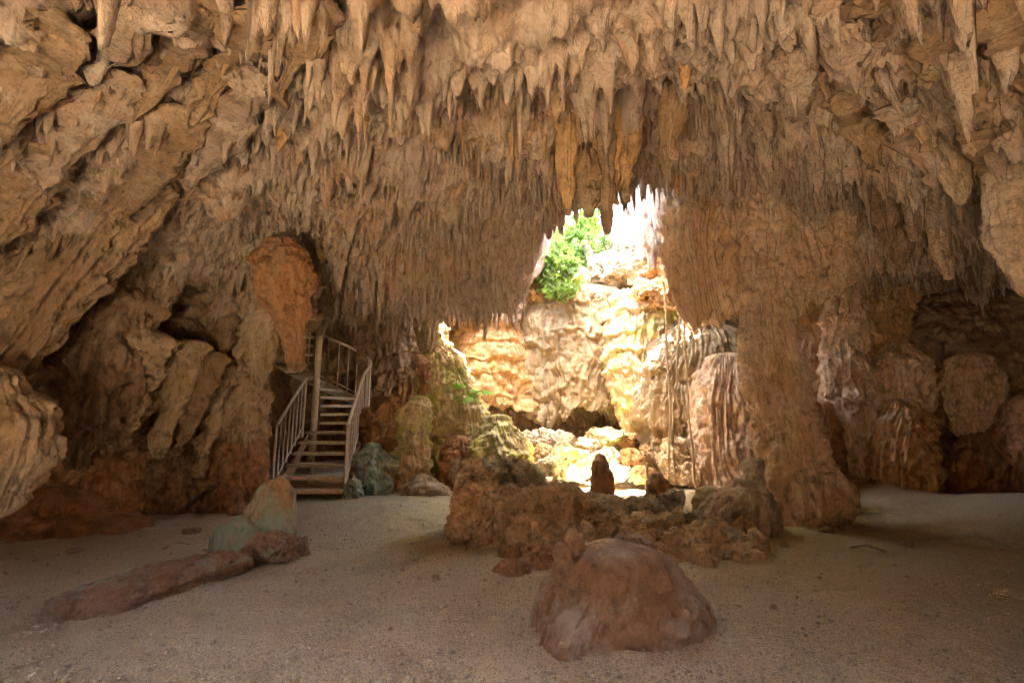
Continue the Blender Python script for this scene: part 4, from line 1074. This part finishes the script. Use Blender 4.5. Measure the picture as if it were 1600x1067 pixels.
# ------------------------------------------------------------------ spiral staircase
def make_stairs():
    t = empty('staircase', (-3.0, 7.0, 0))
    tag(t, 'weathered metal stair climbing straight then winding round a post to the roof hole', 'staircase')
    inv = (3.0, -7.0, 0)
    def fix(o): o.location = inv; return o
    pc = np.array([-3.62, 8.55])
    rise, R0, R1 = 0.157, 0.10, 0.95
    cen = []   # inner, outer edge points per tread front
    for k in range(1, 7):
        y = 6.85 + 0.25 * (k - 1)
        l = -3.42 - 0.035 * (k - 1); r = -2.42 - 0.045 * (k - 1)
        cen.append((np.array([l, y]), np.array([r, y])))
    for k in range(7, 25):
        a = math.radians(-6 + 21.5 * (k - 7))
        e = np.array([math.cos(a), math.sin(a)])
        cen.append((pc + e * R0, pc + e * R1))
    z = lambda k: rise * (k + 1) - 0.03
    for k in range(len(cen) - 1):
        a0, b0 = cen[k]; a1, b1 = cen[k + 1]
        d0 = (b0 - a0)
        q = 0.12
        poly = [a0, b0, b0 + (b1 - b0) * (1 + q), a0 + (a1 - a0) * (1 + q)]
        if k < 6:
            poly = [a0, b0, b0 + np.array([0, 0.235]), a0 + np.array([0, 0.235])]
        fix(slab('tread', poly, z(k) - 0.045, z(k), M['tread'], t))
        # front lip
    # side stringers under the straight flight
    for s in (0, 1):
        pts = []
        for k in (0, 5):
            p = cen[k][s]
            pts.append(np.array([p[0], p[1] + 0.1, z(k) - 0.09]))
        V = []
        dx = 0.02 * (1 if s else -1)
        for p in ([pts[0][0], pts[0][1] - 0.15, 0.0], [pts[0][0], pts[0][1] + 0.25, 0.0], pts[1] + [0, 0.1, -0.10], pts[1] + [0, 0.1, 0.03], pts[0] + [0, -0.12, 0.03]):
            V.append(np.array(p))
        V = np.array(V); V2 = V + [dx, 0, 0]
        me = bpy.data.meshes.new('stringer')
        n = 5
        me.from_pydata([tuple(v) for v in np.vstack([V, V2])], [], [list(range(n)), list(range(n, 2 * n))[::-1]] + [[i, i + n, (i + 1) % n + n, (i + 1) % n] for i in range(n)])
        me.materials.append(M['steel'])
        o = bpy.data.objects.new('stringer', me); COL.objects.link(o); o.parent = t; fix(o)
    # outer skirt plate following the winding flight
    out = np.array([[*cen[k][1], z(k)] for k in range(5, len(cen))])
    tt = np.linspace(0, len(out) - 1, 90)
    O = np.stack([cr(out[:, i], tt) for i in range(3)], 1)
    Vv = np.concatenate([O + [0, 0, -0.20], O + [0, 0, 0.0], (O - np.append(pc, 0)) * [1.015, 1.015, 1] + np.append(pc, 0), (O - np.append(pc, 0)) * [1.015, 1.015, 1] + np.append(pc, 0) - [0, 0, 0.20]])
    Vv = Vv.reshape(4, -1, 3).transpose(1, 0, 2).reshape(-1, 3)
    fix(mesh_obj('stringer', Vv, grid_quads(len(O), 4, True), M['steel'], t, smooth=False))
    fix(tube('post', [[pc[0], pc[1], -0.05], [pc[0], pc[1], 3.6]], 0.058, M['tread'], t, 16))
    # railings
    def rail(pts, zs, name, nb, h=0.92, ends=True):
        pts = np.column_stack([pts, zs])
        seg = np.linspace(0, len(pts) - 1, 60)
        C = np.stack([cr(pts[:, i], seg) for i in range(3)], 1)
        r = fix(tube(name, C + [0, 0, h], 0.024, M['steel'], t, 8))
        fix(tube('lower_rail', C + [0, 0, 0.07], 0.013, M['steel'], t, 6))
        L = np.concatenate([[0], np.cumsum(np.linalg.norm(np.diff(C, axis=0), axis=1))])
        for q in np.linspace(0, L[-1], nb):
            p = np.array([np.interp(q, L, C[:, i]) for i in range(3)])
            edge = q in (0, L[-1])
            fix(tube('newel' if edge else 'baluster', [p + [0, 0, 0.0 if not edge else -0.1], p + [0, 0, h]], 0.02 if edge else 0.012, M['steel'], t, 6))
    rail(np.array([cen[k][0] + [-0.02, 0] for k in range(0, 6)]), [z(k) for k in range(0, 6)], 'handrail', 8)
    rail(np.array([cen[k][1] + ([0.02, 0] if k < 6 else [0, 0]) for k in range(0, 12)]), [z(k) for k in range(0, 12)], 'handrail', 17)
    rail(np.array([cen[k][1] for k in range(11, 23)]), [z(k) for k in range(11, 23)], 'handrail', 22)
    # landing and fence up in the hole
    o = np.array([[-3.0, 8.9], [-2.0, 9.6]])
    fix(slab('landing', [[-3.5, 8.4], [-2.75, 8.4], [-2.2, 9.5], [-3.1, 9.9]], 3.36, 3.42, M['steel'], t))
    rail(np.array([[-2.75, 8.42], [-2.5, 8.95], [-2.2, 9.5]]), [3.42, 3.44, 3.46], 'handrail', 10, h=0.8)


make_stairs()

# ------------------------------------------------------------------ hanging roots
for k, (pts, r, lab) in enumerate([
        ([(1037, 440, 6.9), (1041, 520, 6.9), (1045, 600, 6.9), (1047, 680, 6.95), (1043, 745, 7.0), (1042, 778, 7.1)], 0.018, 'leftmost long root reaching the floor under the curtain'),
        ([(1062, 465, 6.8), (1060, 540, 6.8), (1056, 600, 6.85), (1052, 660, 6.9), (1052, 720, 6.95), (1060, 750, 7.0)], 0.016, 'middle root joining the leftmost one halfway down'),
        ([(1068, 470, 6.8), (1072, 560, 6.8), (1076, 640, 6.85), (1083, 720, 6.9), (1088, 768, 7.1)], 0.017, 'rightmost long root slanting to the foot of the fluted wall'),
        ([(1056, 600, 6.86), (1052, 640, 6.86), (1050, 700, 6.9)], 0.012, 'thin short root twisted between the long ones'),
        ([(985, 300, 8.5), (986, 340, 8.5), (984, 400, 8.6)], 0.02, 'pale vine hanging in the bright sky opening')]):
    C = np.array([P(*p) for p in pts])
    tt = np.linspace(0, len(C) - 1, 40)
    C = np.stack([cr(C[:, i], tt) for i in range(3)], 1)
    w = np.linspace(0, 1, 40)
    C[:, 0] += 0.012 * np.sin(w * 17 + k); C[:, 1] += 0.012 * np.cos(w * 13 + k)
    o = tube('hanging_root', C, r * (1 + 0.2 * np.sin(w * 31)), M['root'])
    tag(o, lab, 'root')
L('stone_stub', [(724, 1009, 1013, 7.2), (740, 1008, 1014), (762, 1007, 1015)], 'cream', 'thin upright stick like stone by the blunt stub', 'stone', seed=500, depth=0.9, rough=0.01, res=0.01)


# ------------------------------------------------------------------ scattered stalactites
def drip_mesh(seed, slim):
    n, m = 44, 22
    v = np.linspace(0, 1, n); th = np.linspace(0, 2 * math.pi, m, endpoint=False)
    TH, Vv = np.meshgrid(th, v)
    r = (1 - Vv**(1.3 + slim))**0.9 * (0.75 + 0.25 * vn(Vv * 4, seed, 0, seed)) + 0.02
    r = r * (1 + 0.32 * fbm(np.cos(TH) * 1.5, np.sin(TH) * 1.5, Vv * 3, seed + 1, 3) + 0.12 * np.abs(np.sin(TH * 3 + seed + 2 * Vv)) + 0.22 * vn(np.cos(TH) * 4, np.sin(TH) * 4, Vv * 16, seed + 9))
    bx = 0.5 * vn(Vv * 1.6, 0, seed, seed + 2); by = 0.5 * vn(Vv * 1.6, 3, seed, seed + 3)
    V = np.stack([r * np.cos(TH) + bx * Vv, r * np.sin(TH) + by * Vv, -Vv], -1).reshape(-1, 3)
    V = np.vstack([V, [bx[-1, 0], by[-1, 0], -1.02]])
    k = len(V) - 1
    T = [[(n - 1) * m + i, k, (n - 1) * m + (i + 1) % m] for i in range(m)]
    return V, grid_quads(n, m, True)[:, ::-1], np.array(T)


protos = {}
rs = np.random.default_rng(21)
ZONES = {
    'ul': ('stalactite point on the dark roof of the upper left', 'stalactites on the upper left roof'),
    'um': ('stalactite point in the roof band along the top middle', 'stalactites along the top middle'),
    'st': ('stalactite point in the fringe between the stairs and the skylight', 'stalactites between stairs and skylight'),
    'sk': ('stalactite point around the rim right over the skylight', 'stalactites around the skylight rim'),
    'ur': ('stalactite point in the shaggy roof of the upper right', 'stalactites on the upper right roof'),
    'rr': ('stalactite point on the low roof edge over the right recess', 'stalactites over the right recess')}
count = 0
taken = []
while count < 250:
    px, py = rs.random() * 1600, rs.random() * 470
    # walk the ray up to the roof
    u, a, b = ray(px, py)
    Ds = np.linspace(2.2, 9, 70)
    zz = ceil_z(u * Ds / a, Ds, False); rz = CAMH + b * Ds / a
    hit = np.nonzero(rz > zz)[0]
    if len(hit) == 0: continue
    D = Ds[hit[0]]; x = u * D / a
    if hole_sdf(np.array([x]), np.array([D]))[0] < 0.12 or abs(x) > 6.5: continue
    if any(abs(x - q[0]) + abs(D - q[1]) < 0.12 for q in taken): continue
    taken.append((x, D))
    zone = 'ul' if px < 420 and py < 420 else 'st' if py > 230 and px < 820 else 'sk' if py > 170 and px < 1080 else 'um' if px < 1100 else 'rr' if py > 250 else 'ur'
    kind = 'broad' if rs.random() < 0.25 else 'slender'
    mt = {'ul': 'brown', 'um': 'ceil', 'st': 'ceil', 'sk': 'orange', 'ur': 'ceil', 'rr': 'tan'}[zone]
    key = (kind, int(rs.random() * 6), mt)
    if key not in protos:
        V, Q, T = drip_mesh(key[1] * 7 + (3 if kind == 'broad' else 5), 0.3 if kind == 'broad' else 0)
        o = mesh_obj('stalactite', V, Q, M[mt], T=T); protos[key] = o
    else:
        o = protos[key].copy(); COL.objects.link(o)
    Lz = (0.16 + 0.3 * rs.random()**1.5) * (1.1 if kind == 'broad' else 0.9); r = (0.055 if kind == 'broad' else 0.028) * (0.7 + 0.6 * rs.random())
    if zone == 'st': Lz *= 0.7; r *= 0.8
    o.location = (x, D, float(ceil_z(np.array([x]), np.array([D]), False)[0]) + 0.02)
    o.scale = (r, r * (0.8 + 0.5 * rs.random()), Lz)
    lean = 0.0
    if zone == 'ul': lean = 0.35
    if zone in ('ur', 'rr') and px > 1350: lean = -0.3
    o.rotation_euler = (0, lean + 0.06 * rs.standard_normal(), rs.random() * 6.28 if lean == 0 else 0)
    tag(o, kind + ' ' + ZONES[zone][0], 'stalactite', ZONES[zone][1])
    count += 1

# ------------------------------------------------------------------ plants
def leaf_cluster(rs, n, cen, rad, size, clumps):
    cc = rs.standard_normal((clumps, 3)); cc /= np.linalg.norm(cc, axis=1)[:, None]
    cc = cc * (rs.random((clumps, 1))**0.4) * rad + cen
    c = cc[rs.integers(0, clumps, n)] + rs.standard_normal((n, 3)) * np.array(rad) * 0.16
    s = size * (0.6 + 0.8 * rs.random(n))
    d = rs.standard_normal((n, 3)); d[:, 2] -= 0.4; d /= np.linalg.norm(d, axis=1)[:, None]
    e = np.cross(d, rs.standard_normal((n, 3))); e /= np.linalg.norm(e, axis=1)[:, None]
    nn = np.cross(d, e)
    l = s[:, None]
    V = np.stack([c, c + d * l * 0.5 + e * l * 0.28 + nn * l * 0.06, c + d * l - nn * l * 0.08, c + d * l * 0.5 - e * l * 0.28 + nn * l * 0.06], 1).reshape(-1, 3)
    Q = np.arange(n * 4).reshape(n, 4)
    return V, Q, cc


def tree(base, top, rad, n, size, label, seed, name='tree'):
    rs = np.random.default_rng(seed)
    base, top = np.array(base, float), np.array(top, float)
    t = empty(name, base); tag(t, label, 'tree', None)
    V, Q, cc = leaf_cluster(rs, n, top - base, np.array(rad, float), size, 130 if n > 5000 else 26)
    mesh_obj('crown', V, Q, M['leaf'], t, smooth=False)
    h = top - base
    lst = [([[0, 0, -0.3], h * 0.3 + [0.1, 0, 0], h * 0.65 - [0.08, 0, 0], h], [0.10, 0.075, 0.05, 0.02])]
    for c in cc[:14]:
        s = h * (0.4 + 0.4 * rs.random())
        lst.append(([s, (s + c) / 2 + [0, 0, 0.1], c], [0.03, 0.018, 0.006]))
    tubes('trunk', [(np.array(p, float), r) for p, r in lst], M['bark'], t, 6)
    return t


# the open ground above the cave, seen only as the rim of the skylight
def make_outside():
    xs = np.linspace(-30, 30, 160); ys = np.linspace(9.6, 70, 150)
    X, Y = np.meshgrid(xs, ys)
    Z = 3.55 + 0.13 * (Y - 10.5) + 0.18 * fbm(X * 0.7, Y * 0.7, 0, 280, 4) - 0.9 * sstep(10.9, 9.8, Y) * 0
    h = hole_sdf(X, Y)
    V = np.stack([X, Y, Z], -1).reshape(-1, 3)
    Q = grid_quads(len(ys), len(xs))
    keep = ((V[Q, 1].mean(1) > 11.0))
    o = mesh_obj('terrain', V, Q[keep], M['soil'])
    tag(o, None, None, None, 'structure')


make_outside()
tree((0.9, 12.0, 3.7), (0.75, 11.2, 5.2), (0.9, 1.0, 1.2), 1800, 0.13, 'leafy yellow green tree filling the left of the skylight', 601)
tree((2.6, 15.5, 4.2), (2.2, 15.5, 7.3), (1.3, 1.2, 1.1), 900, 0.16, 'thin pale tree almost lost in the glare of the skylight', 602)
tree((-0.4, 13.5, 4.0), (0.6, 13.5, 6.6), (1.3, 1.2, 1.3), 1500, 0.15, 'taller tree behind the leafy yellow green one', 603)


def plant(pos, label, n, size, seed, cat='plant'):
    rs = np.random.default_rng(seed)
    t = empty('leafy_plant', pos); tag(t, label, cat)
    for k in range(n):
        a = rs.random() * 6.28; el = 0.9 - 1.3 * rs.random()
        d = np.array([math.cos(a) * math.cos(el), math.sin(a) * math.cos(el) - 0.25, math.sin(el)])
        s = size * (0.7 + 0.5 * rs.random())
        base = d * s * 0.9 + [0, 0, 0.05]
        V, Q, o = [], [], 0
        side = np.cross(d, [0, 0, 1]); side /= np.linalg.norm(side)
        for j in range(7):          # seven fingers of a hand shaped leaf
            b = (j - 3) / 3 * 1.25
            dd = d * math.cos(b) + side * math.sin(b); dd[2] -= 0.25
            ln = s * (1.0 - 0.12 * abs(j - 3)); ws = np.cross(dd, np.cross(d, side)); ws /= np.linalg.norm(ws)
            for q in range(4):
                f0, f1 = q / 4, (q + 1) / 4
                w0, w1 = math.sin(math.pi * (0.08 + f0 * 0.92)) * s * 0.11, math.sin(math.pi * min(1, 0.08 + f1 * 0.92)) * s * 0.11
                c0, c1 = base + dd * ln * f0 - [0, 0, ln * 0.35 * f0**2], base + dd * ln * f1 - [0, 0, ln * 0.35 * f1**2]
                V += [c0 - ws * w0, c0 + ws * w0, c1 + ws * w1, c1 - ws * w1]; Q.append([o, o + 1, o + 2, o + 3]); o += 4
        mesh_obj('leaf', np.array(V), np.array(Q), M['fern'], t)
        tube('stem', [[0, 0, 0], base * 0.5 + [0, 0, 0.05], base], 0.006, M['fern'], t, 5)


tree((2.6, 15.0, 4.2), (1.2, 9.6, 8.6), (3.5, 3.1, 0.6), 15000, 0.20, 'unseen tree added over the skylight to dapple the sun', 604)  # crown out of view, added to keep the sun off the back wall
plant(P(738, 622, 7.75), 'bright green plant with drooping hand shaped leaves growing on the pinnacle ridge', 7, 0.24, 611)
plant(P(808, 425, 8.3), 'tiny green sprig hanging at the roof edge left of the skylight', 3, 0.13, 612)
for k, (x, y, D, lab) in enumerate([(870, 405, 9.9, 'leafy shrub at the left rim of the skylight'), (905, 372, 10.6, 'leafy shrub higher up behind the first one'), (925, 395, 10.3, 'shrub on the rim beside the topmost crag'), (872, 432, 9.0, 'leafy spray hanging lowest on the left of the skylight ledge'), (925, 345, 11.0, 'highest shrub, half lost in the glare'), (560, 452, 9.5, 'small leafy bush beside the upper stair rail')]):
    rs = np.random.default_rng(620 + k)
    p = P(x, y, D)
    t = empty('shrub', p); tag(t, lab, 'shrub')
    V, Q, cc = leaf_cluster(rs, 1000 if k < 5 else 300, np.zeros(3), np.array([0.7, 0.5, 0.7]) * (0.4 if k == 5 else 0.62), 0.14, 24)
    mesh_obj('foliage', V, Q, M['leaf'], t, smooth=False)
    tubes('stem', [(np.array([[0, 0, -0.6], c * 0.5, c]), [0.015, 0.01, 0.004]) for c in cc[:8]], M['bark'], t, 5)

for k, (pts, lab) in enumerate([([(1330, 856), (1355, 851), (1385, 861)], 'thin dry twig lying on the browner floor at the right'), ([(255, 856), (280, 846), (300, 850)], 'short bent twig on the left gravel behind the long rock')]):
    C = np.array([G(*p) + [0, 0, 0.012 + float(ground_z(*G(*p)[:2]))] for p in pts])
    tag(tube('twig', C, 0.008, M['bark'], None, 6), lab, 'twig')
